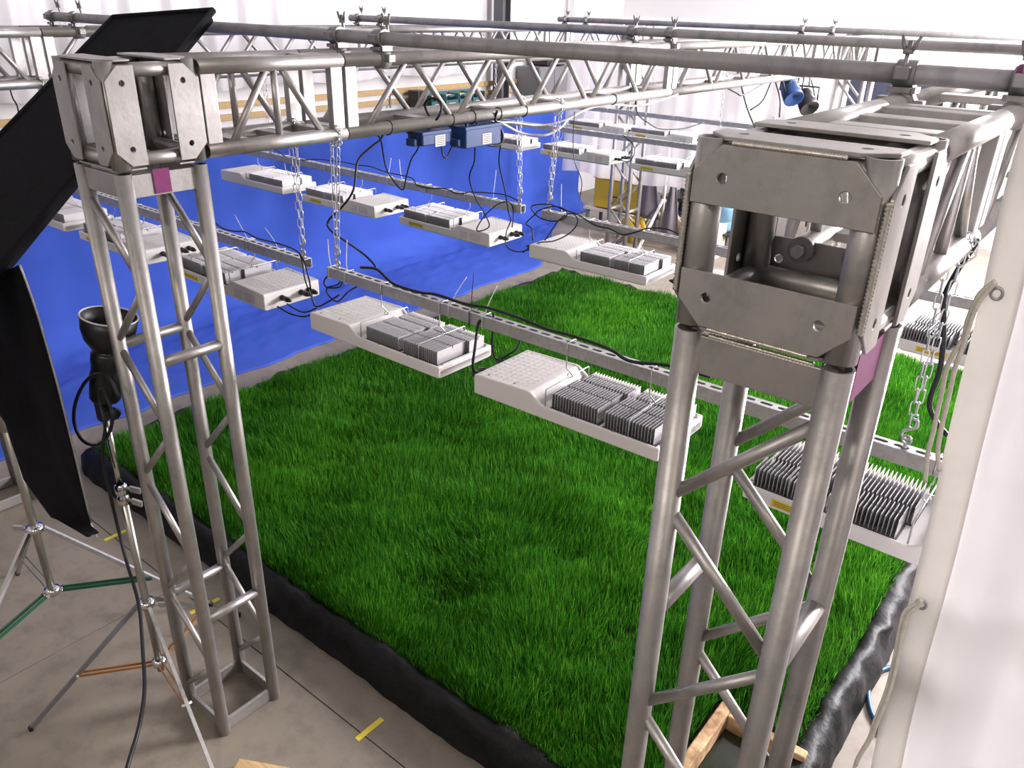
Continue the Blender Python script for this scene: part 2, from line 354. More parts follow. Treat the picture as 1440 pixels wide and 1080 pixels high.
def block(label, x, y, vert_front=True, near=False):
    t = thing('corner_block', label, 'corner block', (x, y, BZ), group='aluminium corner blocks')
    z0, z1 = TR, TR+2*H; c = Vector((0, 0, TR+H)); n = 16
    for a in (-1, 1):
        for b in (-1, 1):
            MB().tube((a*H, b*H, 0.0), (a*H, b*H, 2*TR+2*H), TR, n, inner=TR-0.004).build('corner_tube', 'alu', t)
            MB().tube((a*H, -H-0.012, TR+H+b*H), (a*H, H+0.012, TR+H+b*H), TR*0.80, n, inner=TR*0.62).build('edge_tube', 'alu', t)
            MB().tube((-H-0.012, a*H, TR+H+b*H), (H+0.012, a*H, TR+H+b*H), TR*0.82, n, inner=TR*0.62).build('edge_tube', 'alu', t)
    # gusset plates: two per face, chamfered ends, real bolt holes
    e = [Vector((1,0,0)), Vector((0,1,0)), Vector((0,0,1))]
    hw = 0.046; L = 0.142; ch = 0.042
    poly = [(-L+ch, -hw), (L-ch, -hw), (L, -hw+ch), (L, hw), (-L, hw), (-L, -hw+ch)]
    holes = [circ(-0.093, 0.004, 0.0085), circ(0.093, 0.004, 0.0085)]
    for ax in range(3):
        for s in (-1, 1):
            if ax == 1: U = e[2] if vert_front else e[0]
            elif ax == 0: U = e[2]
            else: U = e[0]
            W = [k for k in e if k is not e[ax] and k is not U][0]
            for w in (-1, 1):
                O = c+e[ax]*s*(H+TR+0.001)+W*w*0.100
                MB().plate(poly, holes, 0.0065, O, U, W*(-w)).build('gusset_plate', 'alu', t, 0.0012, 1)
                if near and (ax, s) in ((1, -1), (0, 1), (2, 1)):
                    pass
    if near:
        for s in (-1, 1):
            weld(MB(), c+Vector((s*(H+TR-0.001), -0.1485, -0.098)), c+Vector((s*(H+TR-0.001), -0.1485, 0.098)), 0.0065, 0.006).build('weld_bead', 'weld', t)
        weld(MB(), (-0.085, -H-TR-0.001, 2*TR+2*H-0.003), (0.085, -H-TR-0.001, 2*TR+2*H-0.003)).build('weld_bead', 'weld', t)
        weld(MB(), (-0.085, -H-TR-0.001, 0.003), (0.085, -H-TR-0.001, 0.003)).build('weld_bead', 'weld', t)
        weld(MB(), (-0.09, -H-0.002, -0.0172), (0.09, -H-0.002, -0.0172), 0.0055, 0.006).build('weld_bead', 'weld', t)
        for q in ((-0.05, H-0.002, 0.085), (0.05, H-0.002, 0.085)):
            o = MB().tube((q[0], H+0.02, q[2]), (q[0], H+0.004, q[2]), 0.024, 16).build('bolt', 'clamp', t)
            MB().tube((q[0], H+0.004, q[2]), (q[0], H-0.012, q[2]), 0.0125, 6).build('bolt_head', 'zinc', o)
    return t
def section(label, x, y0, y1, style='zig', n=12, nd=9):
    t = thing('truss_section', label, 'truss section', (x, y0, BZ), group='aluminium box truss sections')
    L = y1-y0-0.004; zb, zt = TR, TR+2*H
    for a in (-1, 1):
        for z in (zb, zt): MB().tube((a*H, 0.002, z), (a*H, L, z), TR, n+4, inner=TR-0.004).build('chord_tube', 'alu', t)
    for y in (0.032, L-0.032): frame(t, (0, y, TR+H), 1, 0.052, 0.03)
    for a in (-1, 1):
        if style == 'short':
            for p, q, r in (((0.095, zb), (0.27, zt), 0.0125), ((L/2, zb), (L/2, zt), 0.0125), ((L-0.095, zb), (L-0.27, zt), 0.0125)):
                MB().tube((a*H, p[0], p[1]), (a*H, q[0], q[1]), r, n).build('diagonal_brace', 'alu', t)
        else:
            ys = [0.09+(L-0.18)*k/nd for k in range(nd+1)]
            for k in range(nd):
                za, zc = (zb, zt) if k % 2 == 0 else (zt, zb)
                MB().tube((a*H, ys[k]+0.012, za), (a*H, ys[k+1]-0.012, zc), 0.0125, n).build('diagonal_brace', 'alu', t)
    nb = 2 if style == 'short' else max(2, int(L/0.58))
    for k in range(1, nb+1):
        y = L*k/(nb+1)
        for z in (zb, zt): MB().bar((-H+TR*0.6, y, z), (H-TR*0.6, y, z), 0.062, 0.02, (0, 1, 0)).build('cross_bar', 'alu', t, 0.002)
    return t
XT = (-2.44, 0.0, 2.136); YT = (0.0, 0.0, 0.0255)
YF = 7.2
tower('aluminium truss tower standing nearest the tall flash stand, front left corner of the grass', 0, 0)
tower('aluminium truss tower nearest the camera beside the white curtain', XT[2], YT[2], True)
tower('aluminium truss tower behind the green-legged stand at the left edge', XT[0], 0)
tower('aluminium truss tower at the far end beside the hanging white sheet', XT[0], YF)
tower('aluminium truss tower at the far end in front of the dark navy panel', 0, YF)
block('aluminium corner block with upright plates on the left truss tower', 0, 0)
block('big aluminium corner block on the nearest tower beside the white curtain', XT[2], YT[2], False, True)
block('aluminium corner block at the left edge above the green-legged stand', XT[0], 0)
block('aluminium corner block on the far tower beside the hanging white sheet', XT[0], YF)
block('aluminium corner block on the far tower before the dark navy panel', 0, YF)
secs = [0.158, 0.742, 3.25, 5.66, 7.045]
nm = {-2.44: 'truss line along the blue backdrop', 0.0: 'middle truss line', 2.136: 'right truss line'}
for ti, x in enumerate(XT):
    dy = YT[ti]
    for k in range(4):
        if ti == 2 and k == 3: continue
        lab = ['short truss section bolted to the front corner block, %s', 'long zigzag truss section with the front pipe clamped on, %s', 'long zigzag truss section under the second pipe, %s', 'short zigzag truss section at the far end, %s'][k] % nm[x]
        section(lab, x, secs[k]+dy, secs[k+1]+dy, 'short' if k == 0 else 'zig', nd=9 if k < 3 else 5)
# magenta cloth tape on the two front towers
o = MB().box((0, 0, 0), (0.002, 0.055, 0.075)).build('magenta_tape', 'magenta'); o.location = (H+0.0085, -0.01, TZ-0.034)
tag(o, 'magenta tape square stuck on the left tower under its corner block', 'tape')
o = MB().box((0, 0, 0), (0.002, 0.14, 0.085)).build('magenta_tape', 'magenta'); o.location = (XT[2]+H+0.0085, YT[2]+0.02, TZ-0.045)
tag(o, 'long magenta tape patch on the nearest tower under its big block', 'tape')

# ------------------------------------------------------------------ pipes and clamps
PZ = BZ+2*TR+2*H+0.046; PR = 0.02415
pipes = [(0.943, -2.64, 3.05, 'front scaffold pipe lying across all three trusses'), (3.2, -2.66, 3.3, 'middle scaffold pipe lying across the trusses'), (5.95, -2.66, 3.6, 'farthest scaffold pipe lying across the trusses')]
for y, x0, x1, lab in pipes:
    o = MB().tube((x0, 0, 0), (x1, 0, 0), PR, 20, inner=PR-0.004).build('scaffold_pipe', 'pipe'); o.location = (0, y, PZ); tag(o, lab, 'pipe', 'scaffold pipes')
def clamp_proto():
    t = thing('pipe_clamp', 'x', 'clamp', (0, 0, 0), group='pipe clamps on the trusses')
    zc = -0.046-TR; w = 0.024
    m = MB().tube((0, -w, zc), (0, w, zc), TR+0.009, 16, inner=TR+0.0006); m.box((0, 0, zc+TR+0.010), (0.066, 2*w, 0.014)); m.build('chord_jaw', 'clamp', t)
    m = MB().tube((-w, 0, 0), (w, 0, 0), PR+0.009, 16, inner=PR+0.0006); m.box((0, 0, -PR-0.011), (2*w, 0.07, 0.012)); m.build('pipe_jaw', 'clamp', t)
    for q, d_ in (((0, PR+0.018, 0.004), (0.034, 0.03, 0.030)), ((0, -PR-0.016, 0.0), (0.034, 0.026, 0.028)), ((TR+0.018, 0, zc+0.004), (0.03, 0.034, 0.028)), ((-TR-0.016, 0, zc), (0.026, 0.034, 0.026))):
        MB().box(q, d_).build('hinge_lug', 'clamp', t, 0.003)
    m = MB().tube((0, PR+0.02, -0.012), (0, PR+0.004, 0.075), 0.0055, 8); m.build('bolt', 'clamp', t)
    m = MB().lathe([(0, 0.046), (0.013, 0.046), (0.011, 0.058), (0, 0.058)], (0, PR+0.008, 0), 10)
    for s in (-1, 1): m.path([(s*0.006, PR+0.008, 0.05), (s*0.014, PR+0.006, 0.066), (s*0.021, PR+0.004, 0.086)], [0.006, 0.0055, 0.004], 6)
    m.build('wing_nut', 'clamp', t)
    return t
cp = clamp_proto(); first = True
side = ['outer chord', 'inner chord']
for pi, (y, x0, x1, lab) in enumerate(pipes):
    for ti, x in enumerate(XT):
        if pi == 2 and ti == 2: continue
        for s in (-1, 1):
            c = cp if first else copy_tree(cp); first = False
            c.location = (x+s*H, y, PZ); c.rotation_euler = (0, 0, PI if (ti == 2 and pi == 0) else 0)
            c['label'] = 'clamp of the %s on the %s chord, %s' % (['front pipe', 'middle pipe', 'farthest pipe'][pi], 'left' if s < 0 else 'right', nm[x])

o = MB().path([(0.0, (PR+0.011)*math.cos(a), (PR+0.011)*math.sin(a)) for a in [PI*0.1+PI*0.8*k/8 for k in range(9)]], 0.004, 6).build('magenta_tape', 'magenta'); o.location = (XT[2]+H, 0.943, PZ); o.scale = (5, 1, 1)
tag(o, 'magenta tape strip over the front pipe clamp at the right edge', 'tape')

# ------------------------------------------------------------------ strut channels
SW = 0.041
ROWS = {1: (0.69, 1.872), 2: (2.115, 1.868), 3: (4.55, 1.905), 4: (6.05, 1.905)}   # y, z of top face
def strut_mesh():
    m = MB(); L = 2.75; pitch = 0.0508; n = int(L/pitch); t = 0.0028
    slot = [(0.0115+0.007*math.cos(a), 0.007*math.sin(a)) for a in [(-PI/2+PI*k/4) for k in range(5)]]+[(-0.0115+0.007*math.cos(a), 0.007*math.sin(a)) for a in [(PI/2+PI*k/4) for k in range(5)]]
    for k in range(n):
        x = (k+0.5)*pitch
        m.plate([(-pitch/2, -SW/2), (pitch/2, -SW/2), (pitch/2, SW/2), (-pitch/2, SW/2)], [slot], t, (x, 0, -t/2))
    X = n*pitch
    for s in (-1, 1):
        m.box((X/2, s*(SW/2-t/2), -SW/2), (X, t, SW)); m.box((X/2, s*(SW/2-0.005), -SW+t/2), (X, 0.01, t))
    return m.mesh('strut_channel', 'zinc'), X
SM, SL = strut_mesh()
srow = {1: 'nearest row', 2: 'second row', 3: 'third row', 4: 'farthest row'}
struts = [(1, -0.10-SL, 'left'), (1, 0.045, 'right'), (2, -0.075-SL, 'left'), (2, 0.065, 'right'), (3, -0.02-SL, 'left'), (4, -0.25-SL, 'left')]
for r, x0, side_ in struts:
    o = bpy.data.objects.new('strut_channel', SM); col.objects.link(o); o.location = (x0, ROWS[r][0], ROWS[r][1])
    tag(o, 'slotted steel strut channel of the %s, %s the middle truss line' % (srow[r], 'left of' if side_ == 'left' else 'right of'), 'strut channel', 'slotted strut channels')

# ------------------------------------------------------------------ chains
def link_mesh():
    m = MB(); a, b = 0.0072, 0.0130; pts = []
    for k in range(5): an = -PI/2+PI*k/4-PI/2; pts.append((a*math.cos(an+PI/2), 0, -b+a*math.sin(an)+0.0))
    pts = [(a*math.cos(t), 0, b+a*math.sin(t)) for t in [PI*k/4 for k in range(5)]]+[(a*math.cos(t), 0, -b+a*math.sin(t)) for t in [PI+PI*k/4 for k in range(5)]]
    return m.path(pts, 0.0019, 5, True).mesh('link', 'chain')
LM = link_mesh()
def chain(label, top, bot, strands=2, wrap=True):
    top = Vector(top); bot = Vector(bot); t = thing('chain', label, 'chain', bot, group='hanging chains')
    for s in range(strands):
        off = Vector(((s-0.5*(strands-1))*0.024, (s-0.5*(strands-1))*0.012, 0)); a = top-bot+off; b = Vector((off.x*0.3, off.y*0.3, 0.075)); pitch = 0.034
        n = max(2, int((a-b).length/pitch)); d = (a-b).normalized()
        for k in range(n+1):
            rot = d.to_track_quat('Z', 'X').to_euler(); rot2 = (Matrix.Rotation((PI/2)*(k % 2)+0.5+s, 3, 'Z'))
            o = share('link', LM, t, b+(a-b)*k/n); o.rotation_euler = (rot.to_matrix() @ rot2).to_euler()
    if wrap:
        c = top-bot+Vector((0, 0, TR)); n = 9
        for k in range(n):
            an = 2*PI*k/n; p = c+Vector((math.cos(an)*(TR+0.006), 0.006*math.sin(3*an), math.sin(an)*(TR+0.006)))
            o = share('link', LM, t, p); o.rotation_euler = (0, -an, (k % 2)*1.2)
    # S-hook and eye bolt
    hk = [(0, 0, 0.082), (0.014, 0, 0.078), (0.014, 0, 0.062), (0, 0, 0.052), (-0.013, 0, 0.042), (-0.013, 0, 0.028), (0, 0, 0.022), (0.010, 0, 0.028)]
    MB().path(spline(hk, 4), 0.0038, 6).build('hook', 'zinc', t)
    eye = [(0.011*math.cos(2*PI*k/10), 0, 0.022+0.011*math.sin(2*PI*k/10)) for k in range(10)]
    e = MB().path(eye, 0.0035, 6, True); e.tube((0, 0, -0.03), (0, 0, 0.012), 0.004, 8); e.tube((0, 0, 0), (0, 0, 0.006), 0.009, 6); e.build('eye_bolt', 'zinc', t)
    return t
zb = BZ-0.002
z1 = ROWS[1][1]; z2 = ROWS[2][1]; z3 = ROWS[3][1]
chain('doubled chain at the right end of the left nearest strut', (-H, 0.69, zb), (-0.125, 0.69, z1))
chain('doubled chain at the left end of the right nearest strut', (H, 0.69, zb), (0.095, 0.69, z1))
chain('doubled chain beside the white curtain holding the right nearest strut', (XT[2]+H, 0.66, zb), (2.262, 0.69, z1))
chain('doubled chain at the right end of the left second-row strut', (-H, 2.115, zb), (-0.10, 2.115, z2))
chain('doubled chain at the left end of the right second-row strut', (H, 2.115, zb), (0.10, 2.115, z2))
chain('doubled chain on the second-row strut behind the nearest corner block', (XT[2]+H, 2.115, zb), (2.262, 2.115, z2))
chain('doubled chain on the nearest strut under the blue backdrop truss', (XT[0]+H, 0.69, zb), (XT[0]+H, 0.69, z1))
chain('doubled chain on the second-row strut under the blue backdrop truss', (XT[0]+H, 2.115, zb), (XT[0]+H, 2.115, z2))
chain('doubled chain on the third-row strut under the blue backdrop truss', (XT[0]+H, 4.55, zb), (XT[0]+H, 4.55, z3), 1)
chain('doubled chain on the farthest strut under the blue backdrop truss', (XT[0]+H, 6.05, zb), (XT[0]+H, 6.05, z3), 1)
chain('single chain at the right end of the third-row strut', (-H, 4.55, zb), (-0.11, 4.55, z3), 1)
chain('single chain at the right end of the farthest strut', (-H, 6.05, zb), (-0.30, 6.05, z3), 1)

# ------------------------------------------------------------------ LED grow lights
LL, LW = 0.71, 0.29
def fin_mesh(front):
    if front: p = [(-0.118, 0), (0.028, 0), (0.028, 0.054), (-0.036, 0.054), (-0.036, 0.046), (-0.042, 0.046), (-0.042, 0.054), (-0.118, 0.054)]
    else: p = [(0.036, 0), (0.118, 0), (0.118, 0.054), (0.085, 0.054), (0.085, 0.046), (0.079, 0.046), (0.079, 0.054), (0.036, 0.054)]
    return p
FINF = MB().prism(fin_mesh(True), 0, -0.0007, 0.0007).mesh('fin', 'fin')
FINB = MB().prism(fin_mesh(False), 0, -0.0007, 0.0007).mesh('fin', 'fin')
def light_proto(fins):
    t = thing('grow_light', 'x', 'grow light', (0, 0, 0), group='white LED grow lights under the struts')
    w = LW/2
    # stepped white body: driver box, ramp, low tray
    prof = [(0, 0.012), (0, 0.078), (0.006, 0.084), (0.225, 0.090), (0.238, 0.087), (0.278, 0.060), (0.290, 0.055), (LL, 0.055), (LL, 0.012)]
    MB().prism(prof, 1, -w, -w+0.012).build('side_wall', 'white', t, 0.005, 3); MB().prism(prof, 1, w-0.012, w).build('side_wall', 'white', t, 0.005, 3)
    MB().prism([(0.0, 0.010), (0.0, 0.077), (0.006, 0.083), (0.232, 0.087), (0.262, 0.060), (0.262, 0.010)], 1, -w+0.006, w-0.006).build('driver_box', 'white', t, 0.004, 3)
    m = MB(); m.box((0.262+(LL-0.262)/2, 0, 0.026), (LL-0.262, LW-0.016, 0.032)); m.box((LL-0.008, 0, 0.0335), (0.016, LW-0.01, 0.043)); m.build('tray', 'white', t, 0.004, 2)
    MB().box((LL/2, 0, 0.006), (LL-0.05, LW-0.04, 0.010)).build('lens', 'glass', t, 0.003)
    m = MB()
    for k in range(9):
        for j in range(11): m.box((0.02+k*0.023, -0.125+j*0.025, 0.0845+0.005*k/10), (0.010, 0.003, 0.0010))
    tag(m.build('top_ribs', 'white', t), kind='stuff')
    for g in (0, 1):
        x0 = 0.305+g*0.200
        base = MB().box((x0+0.089, -0.045, 0.044), (0.185, 0.150, 0.006)); base.box((x0+0.105, 0.078, 0.044), (0.185, 0.086, 0.006))
        if not fins:
            for k in range(13): base.box((x0+0.003+k*0.0144, -0.045, 0.071), (0.0026, 0.146, 0.050)); base.box((x0+0.018+k*0.0144, 0.077, 0.071), (0.0026, 0.082, 0.050))
        hs = base.build('heat_sink', 'finshade' if fins else 'fin', t)
        if not fins: tag(hs, kind='stuff')
        if fins:
            for k in range(17):
                share('fin', FINF, hs, (x0+0.003+k*0.0107, 0, 0.045)); share('fin', FINB, hs, (x0+0.018+k*0.0107, 0, 0.045))
    for x in (0.292, 0.60):
        m = MB().path([(x, -0.132, 0.050), (x, -0.132, 0.106), (x, -0.128, 0.111), (x, 0.112, 0.111), (x, 0.116, 0.106), (x, 0.116, 0.045)], 0.0024, 6); m.build('wire_bail', 'zinc', t)
        top = 0.235
        hk = [(x, -0.024, 0.196), (x, -0.024, top+0.003), (x, 0.0, top+0.004), (x, 0.024, top+0.003), (x, 0.024, 0.20)]
        m = MB().path(hk[::-1]+[(x+0.001, -0.023, 0.150), (x+0.012, -0.012, 0.132), (x+0.012, 0.0, 0.116), (x, 0.004, 0.107), (x-0.010, 0, 0.114), (x-0.004, 0, 0.124)], 0.0022, 6)
        m.build('hanger_hook', 'zinc', t)
    for q in ((0.05, -w+0.02, 0.087), (0.16, -w+0.02, 0.0895), (0.40, -w+0.006, 0.0552), (0.55, -w+0.006, 0.0552), (0.70, -w+0.03, 0.055), (0.70, w-0.03, 0.055)): MB().tube(q, (q[0], q[1], q[2]+0.0015), 0.004, 8).build('screw', 'grey', t)
    # sticker and print on one long side
    for s in (1,):
        y = s*(w+0.0006)
        o = MB().box((0.57, y, 0.032), (0.115, 0.0008, 0.021)).build('warning_sticker', 'yellow', t)
        m = MB()
        for k in range(3): m.box((0.58, y+s*0.0006, 0.0265+k*0.0055), (0.082, 0.0004, 0.0016))
        m.prism([(0.519, 0.025), (0.533, 0.025), (0.526, 0.038)], 1, y+s*0.0004, y+s*0.0009); m.build('sticker_print', 'ink', o)
        m = MB()
        for k in range(6): m.box((0.105, y, 0.026+k*0.007), (0.075, 0.0004, 0.0022)); m.box((0.19, y, 0.026+k*0.007), (0.055, 0.0004, 0.0018))
        m.build('side_print', 'greyink', t)
    # three black plugs on the driver end
    for k, yy in enumerate((-0.085, -0.045, 0.055)):
        m = MB().lathe([(0, 0.004), (0.0125, 0.004), (0.0125, -0.012), (0.010, -0.014), (0.010, -0.028), (0.0125, -0.030), (0.011, -0.044), (0.006, -0.062), (0, -0.062)], (0, yy, 0.050), 12, (1, 0, 0)); m.build('cable_plug', 'black', t)
    return t
LPF = light_proto(True); LPS = light_proto(False); used = {}
def light(x0, row, flip, full, label):
    p = LPF if full else LPS
    if p.name in used: o = copy_tree(p)
    else: o = p; used[p.name] = 1
    y, z = ROWS[row]; o.location = (x0+(LL if flip else 0), y, z-0.237); o.rotation_euler = (random.uniform(-.012, .012), random.uniform(-.01, .01), (PI if flip else 0)+random.uniform(-.012, .012))
    o['label'] = label; return o
light(0.95, 1, 0, 1, 'white grow light left of the nearest tower, fins half hidden by its tube')
light(0.075, 1, 0, 1, 'white grow light at the left end of the right nearest strut, over grass edge')
light(1.925, 1, 1, 1, 'white grow light with big yellow sticker beside the curtain')
light(-0.94, 1, 1, 1, 'white grow light with black plugs just right of the left truss tower')
light(-1.90, 1, 1, 1, 'white grow light seen through the tubes of the left truss tower')
light(-2.80, 1, 0, 0, 'white grow light peeking out under the black softbox at left')
light(-2.75, 2, 0, 0, 'leftmost white grow light of the second row, under the short truss section')
light(-1.82, 2, 1, 0, 'middle white grow light of the left second-row strut')
light(-0.90, 2, 1, 1, 'white grow light at the right end of the left second-row strut')
light(0.085, 2, 0, 1, 'white grow light at the left end of the right second-row strut')
light(0.95, 2, 0, 0, 'white grow light of the second row hidden behind the nearest tower')
light(1.93, 2, 1, 1, 'white second-row grow light with tall fins behind the chain by the curtain')
light(-2.60, 3, 0, 0, 'leftmost white grow light of the third row, below the middle truss')
light(-1.68, 3, 1, 0, 'middle white grow light of the third row, before the hanging sheet')
light(-0.76, 3, 1, 0, 'third-row white grow light partly behind the nearest corner block')
light(-2.46, 4, 1, 0, 'left white grow light of the farthest row')
light(-1.70, 4, 1, 0, 'right white grow light of the farthest row')

# ------------------------------------------------------------------ grass bed
BX0, BX1, BY0, BY1 = -2.38, 2.13, 0.53, 5.85
PX0, PY1 = 1.78, 1.22      # timber pit at the near right corner
bed = thing('grass_bed', 'raised bed lined with black plastic film, full of green grass', 'planter', (0, 0, 0))
def nz(x, y, s=0.0): return math.sin(x*3.1+s)*math.cos(y*2.7+1.3*s)+0.5*math.sin(x*7.3+y*5.1+2*s)+0.3*math.sin(x*17.1-y*13.7+s)
per = []
def edge(a, b, step=0.035):
    n = max(2, int((Vector(b)-Vector(a)).length/step))
    for k in range(n): per.append((Vector(a)+(Vector(b)-Vector(a))*k/n, (Vector(b)-Vector(a)).normalized()))
cs = [(BX0, BY0), (BX1, BY0), (BX1, BY1), (BX0, BY1)]
for k in range(4): edge(cs[k], cs[(k+1) % 4])
ringp = [(0.075, 0.003), (0.06, 0.05), (0.045, 0.10), (0.030, 0.145), (0.0, 0.165), (-0.035, 0.155), (-0.06, 0.115), (-0.06, 0.04)]
m = MB(); vs = []; n = len(per); K = len(ringp)
for i, (p, d) in enumerate(per):
    out = Vector((d.y, -d.x)); out = (out+Vector((per[i-1][1].y, -per[i-1][1].x))).normalized()
    for j, (o_, z) in enumerate(ringp):
        w = 0.014*nz(p.x*2.2, p.y*2.2, j*0.6)+0.007*nz(p.x*9, p.y*9, j*2.7)+0.004*random.uniform(-1, 1); w = w*(0.3 if j == 0 else 1)
        zz = z+(0.012*nz(p.x*2.5+3, p.y*2.5, 1)+0.005*nz(p.x*11, p.y*11, j) if j > 1 else 0.0)
        q = p+out*(o_*1.1+w); vs.append((q.x, q.y, max(0.002, zz)))
fs = [(i*K+j, ((i+1) % n)*K+j, ((i+1) % n)*K+j+1, i*K+j+1) for i in range(n) for j in range(K-1)]
m.add(vs, fs, True); m.build('liner', 'liner', bed)
def soilf(u, v):
    x = BX0+(BX1-BX0)*u; y = BY0+(BY1-BY0)*v
    return (x, y, 0.118+0.012*nz(x*3, y*3))
m = MB().box(((BX0+PX0)/2, (BY0+BY1)/2, 0.06), (PX0-BX0-0.04, BY1-BY0-0.04, 0.115)); m.box(((PX0+BX1)/2, (PY1+BY1)/2, 0.06), (BX1-PX0-0.02, BY1-PY1-0.04, 0.115))
m.build('soil', 'soil', bed)
# timber pit
pit = thing('timber_pit', 'rough timber framed pit with dark water behind the nearest tower', 'timber frame', (PX0, PY1, 0))
MB().box((0.0, -0.32, 0.10), (0.05, 0.70, 0.17)).build('plank', 'bark', pit, 0.006)
MB().box((0.19, 0.0, 0.095), (0.33, 0.045, 0.16)).build('plank', 'bark', pit, 0.006)
MB().box((0.185, -0.34, 0.10), (0.31, 0.62, 0.012)).build('water', 'water', pit)
# grass blades
def grass():
    N = 360000
    # denser near the camera
    u = rng.random(N*2); x = BX0+0.05+(BX1-BX0-0.09)*rng.random(N*2); y = BY0+0.03+(BY1-BY0-0.06)*u**1.35
    keep = ~((x > PX0-0.05) & (y < PY1+0.05)); x, y = x[keep][:N], y[keep][:N]; N = len(x)
    def fld(s, f):
        r = np.random.default_rng(s); o = np.zeros(N)
        for k in range(7):
            a = r.random()*6.28; q = f*(0.5+r.random()*1.4); o += np.sin(q*(x*np.cos(a)+y*np.sin(a))+r.random()*6.28)
        return o/2.6
    lx, ly = fld(1, 5.5), fld(2, 5.5); hh = 0.8*fld(3, 9.0)+0.5*fld(5, 17.0); tt = fld(4, 3.0)
    h = np.clip(0.118+0.031*hh+0.016*rng.standard_normal(N), 0.035, 0.19)
    edge_ = np.minimum.reduce([x-BX0, BX1-x, y-BY0, BY1-y]); h *= np.clip(0.55+edge_*4, 0.55, 1.0)
    lean = 0.11*h[:, None]*np.stack([lx, ly], 1) + 0.14*h[:, None]*rng.standard_normal((N, 2))
    ang = rng.random(N)*PI
    w = (0.0010+0.0006*rng.random(N))*(0.85+0.16*y)
    wx, wy = np.cos(ang)*w, np.sin(ang)*w
    z0 = 0.112
    V = np.zeros((N, 7, 3)); ts = [0, 0.4, 0.75, 1.0]
    for k, t in enumerate(ts):
        cx = x+lean[:, 0]*t**1.9; cy = y+lean[:, 1]*t**1.9; cz = z0+h*(t-0.16*t*t*np.minimum(1.6, np.hypot(lean[:, 0], lean[:, 1])/h*2))
        ww = [1.0, 1.0, 0.72, 0][k]
        if k < 3:
            V[:, 2*k] = np.stack([cx-wx*ww, cy-wy*ww, cz], 1); V[:, 2*k+1] = np.stack([cx+wx*ww, cy+wy*ww, cz], 1)
        else: V[:, 6] = np.stack([cx, cy, cz], 1)
    me = bpy.data.meshes.new('grass'); me.vertices.add(N*7); me.vertices.foreach_set('co', V.astype(np.float32).ravel())
    base = (np.arange(N)*7)[:, None]
    pat = np.array([0, 1, 3, 2, 2, 3, 5, 4, 4, 5, 6]); loops = (base+pat[None]).astype(np.int32).ravel()
    starts = ((np.arange(N)*11)[:, None]+np.array([0, 4, 8])[None]).astype(np.int32).ravel()
    me.loops.add(len(loops)); me.loops.foreach_set('vertex_index', loops)
    me.polygons.add(len(starts)); me.polygons.foreach_set('loop_start', starts)
    tint = np.clip(0.42+0.10*tt+0.26*rng.standard_normal(N), 0, 1)
    dry = rng.random(N) < 0.006; tint[dry] = 1.0
    at_ = me.attributes.new('tint', 'FLOAT', 'POINT'); at_.data.foreach_set('value', np.repeat(tint, 7).astype(np.float32))
    me.update(calc_edges=True); me.validate()
    me.polygons.foreach_set('use_smooth', np.ones(len(me.polygons), dtype=bool))
    me.materials.append(M['grass'])
    o = bpy.data.objects.new('grass', me); col.objects.link(o)
    return tag(o, 'long bright green grass growing thickly in the bed', 'grass', kind='stuff')
grass()

# ------------------------------------------------------------------ blue backdrop, drapes
def blue_fn(u, v):
    y = -2.2+u*11.3
    s = v*3.6                                     # along the cloth: floor run, bend, wall
    run = 1.15-0.35*max(0, (y-6.2))/2.0
    x0 = -2.93-1.2*max(0, (y-6.25)/1.95)
    wob = 0.03*math.sin(y*5.0+1.5*math.sin(y*1.7))+0.018*math.sin(y*11.3+1)
    if v < 0.42:
        k = v/0.42; x = x0+(-4.12-x0)*k; z = 0.004+0.010*abs(nz(x*4, y*3, 1))*min(1, k*5)*(0.35+k)
        return (x+0.02*nz(0.4, y*2)*(1-k), y, z)
    k = (v-0.42)/0.58
    r = 0.30
    if k < 0.3:
        a = k/0.3*PI/2; return (-4.12-r*math.sin(a)+wob*k, y, 0.012+r*(1-math.cos(a))+0.02*abs(nz(y*2, a))*(1-k))
    h = (k-0.3)/0.7
    return (-4.42+wob*(0.3+h), y, 0.30+h*1.32+0.012*math.sin(y*2.4))
o = MB().grid(blue_fn, 220, 60).build('blue_backdrop', 'blue'); o.modifiers.new('thickness', 'SOLIDIFY').thickness = 0.003
tag(o, 'bright blue cloth backdrop swept down the wall onto the floor', 'backdrop')
rl = MB().tube((-4.47, -2.2, 1.63), (-4.47, 9.2, 1.63), 0.02, 12); rl.build('backdrop_pipe', 'pipe')
tag(bpy.data.objects['backdrop_pipe'], 'grey crossbar pipe along the top of the blue backdrop', 'pipe')
for k, y in enumerate((-2.0, 3.2, 9.0)):
    o = MB().tube((-4.47, y, 0), (-4.47, y, 1.62), 0.018, 10); o.lathe([(0.09, 0), (0.09, 0.012), (0.03, 0.02), (0.02, 0.06)], (-4.47, y, 0), 14); o = o.build('backdrop_post', 'pipe')
    tag(o, 'upright post behind the blue backdrop, %s' % ['near end', 'middle', 'far end'][k], 'post', 'backdrop posts')
def drape(name, label, cat, x0, x1, y0, y1, z0, z1, m, amp=0.05, freq=9, nu=90, nv=10, seed=0.0):
    d = Vector((x1-x0, y1-y0, 0)); L = d.length; d.normalize(); nrm = Vector((d.y, -d.x, 0))
    def fn(u, v):
        s = u*L; w = amp*(math.sin(s*freq+seed+1.2*math.sin(s*2.1))+0.4*math.sin(s*freq*2.3+seed))*(0.55+0.45*(1-v))
        return Vector((x0, y0, z0+(z1-z0)*v+0.02*math.sin(s*4+seed)*(1-v)))+d*s+nrm*w
    o = MB().grid(fn, nu, nv).build(name, m); return tag(o, label, cat)
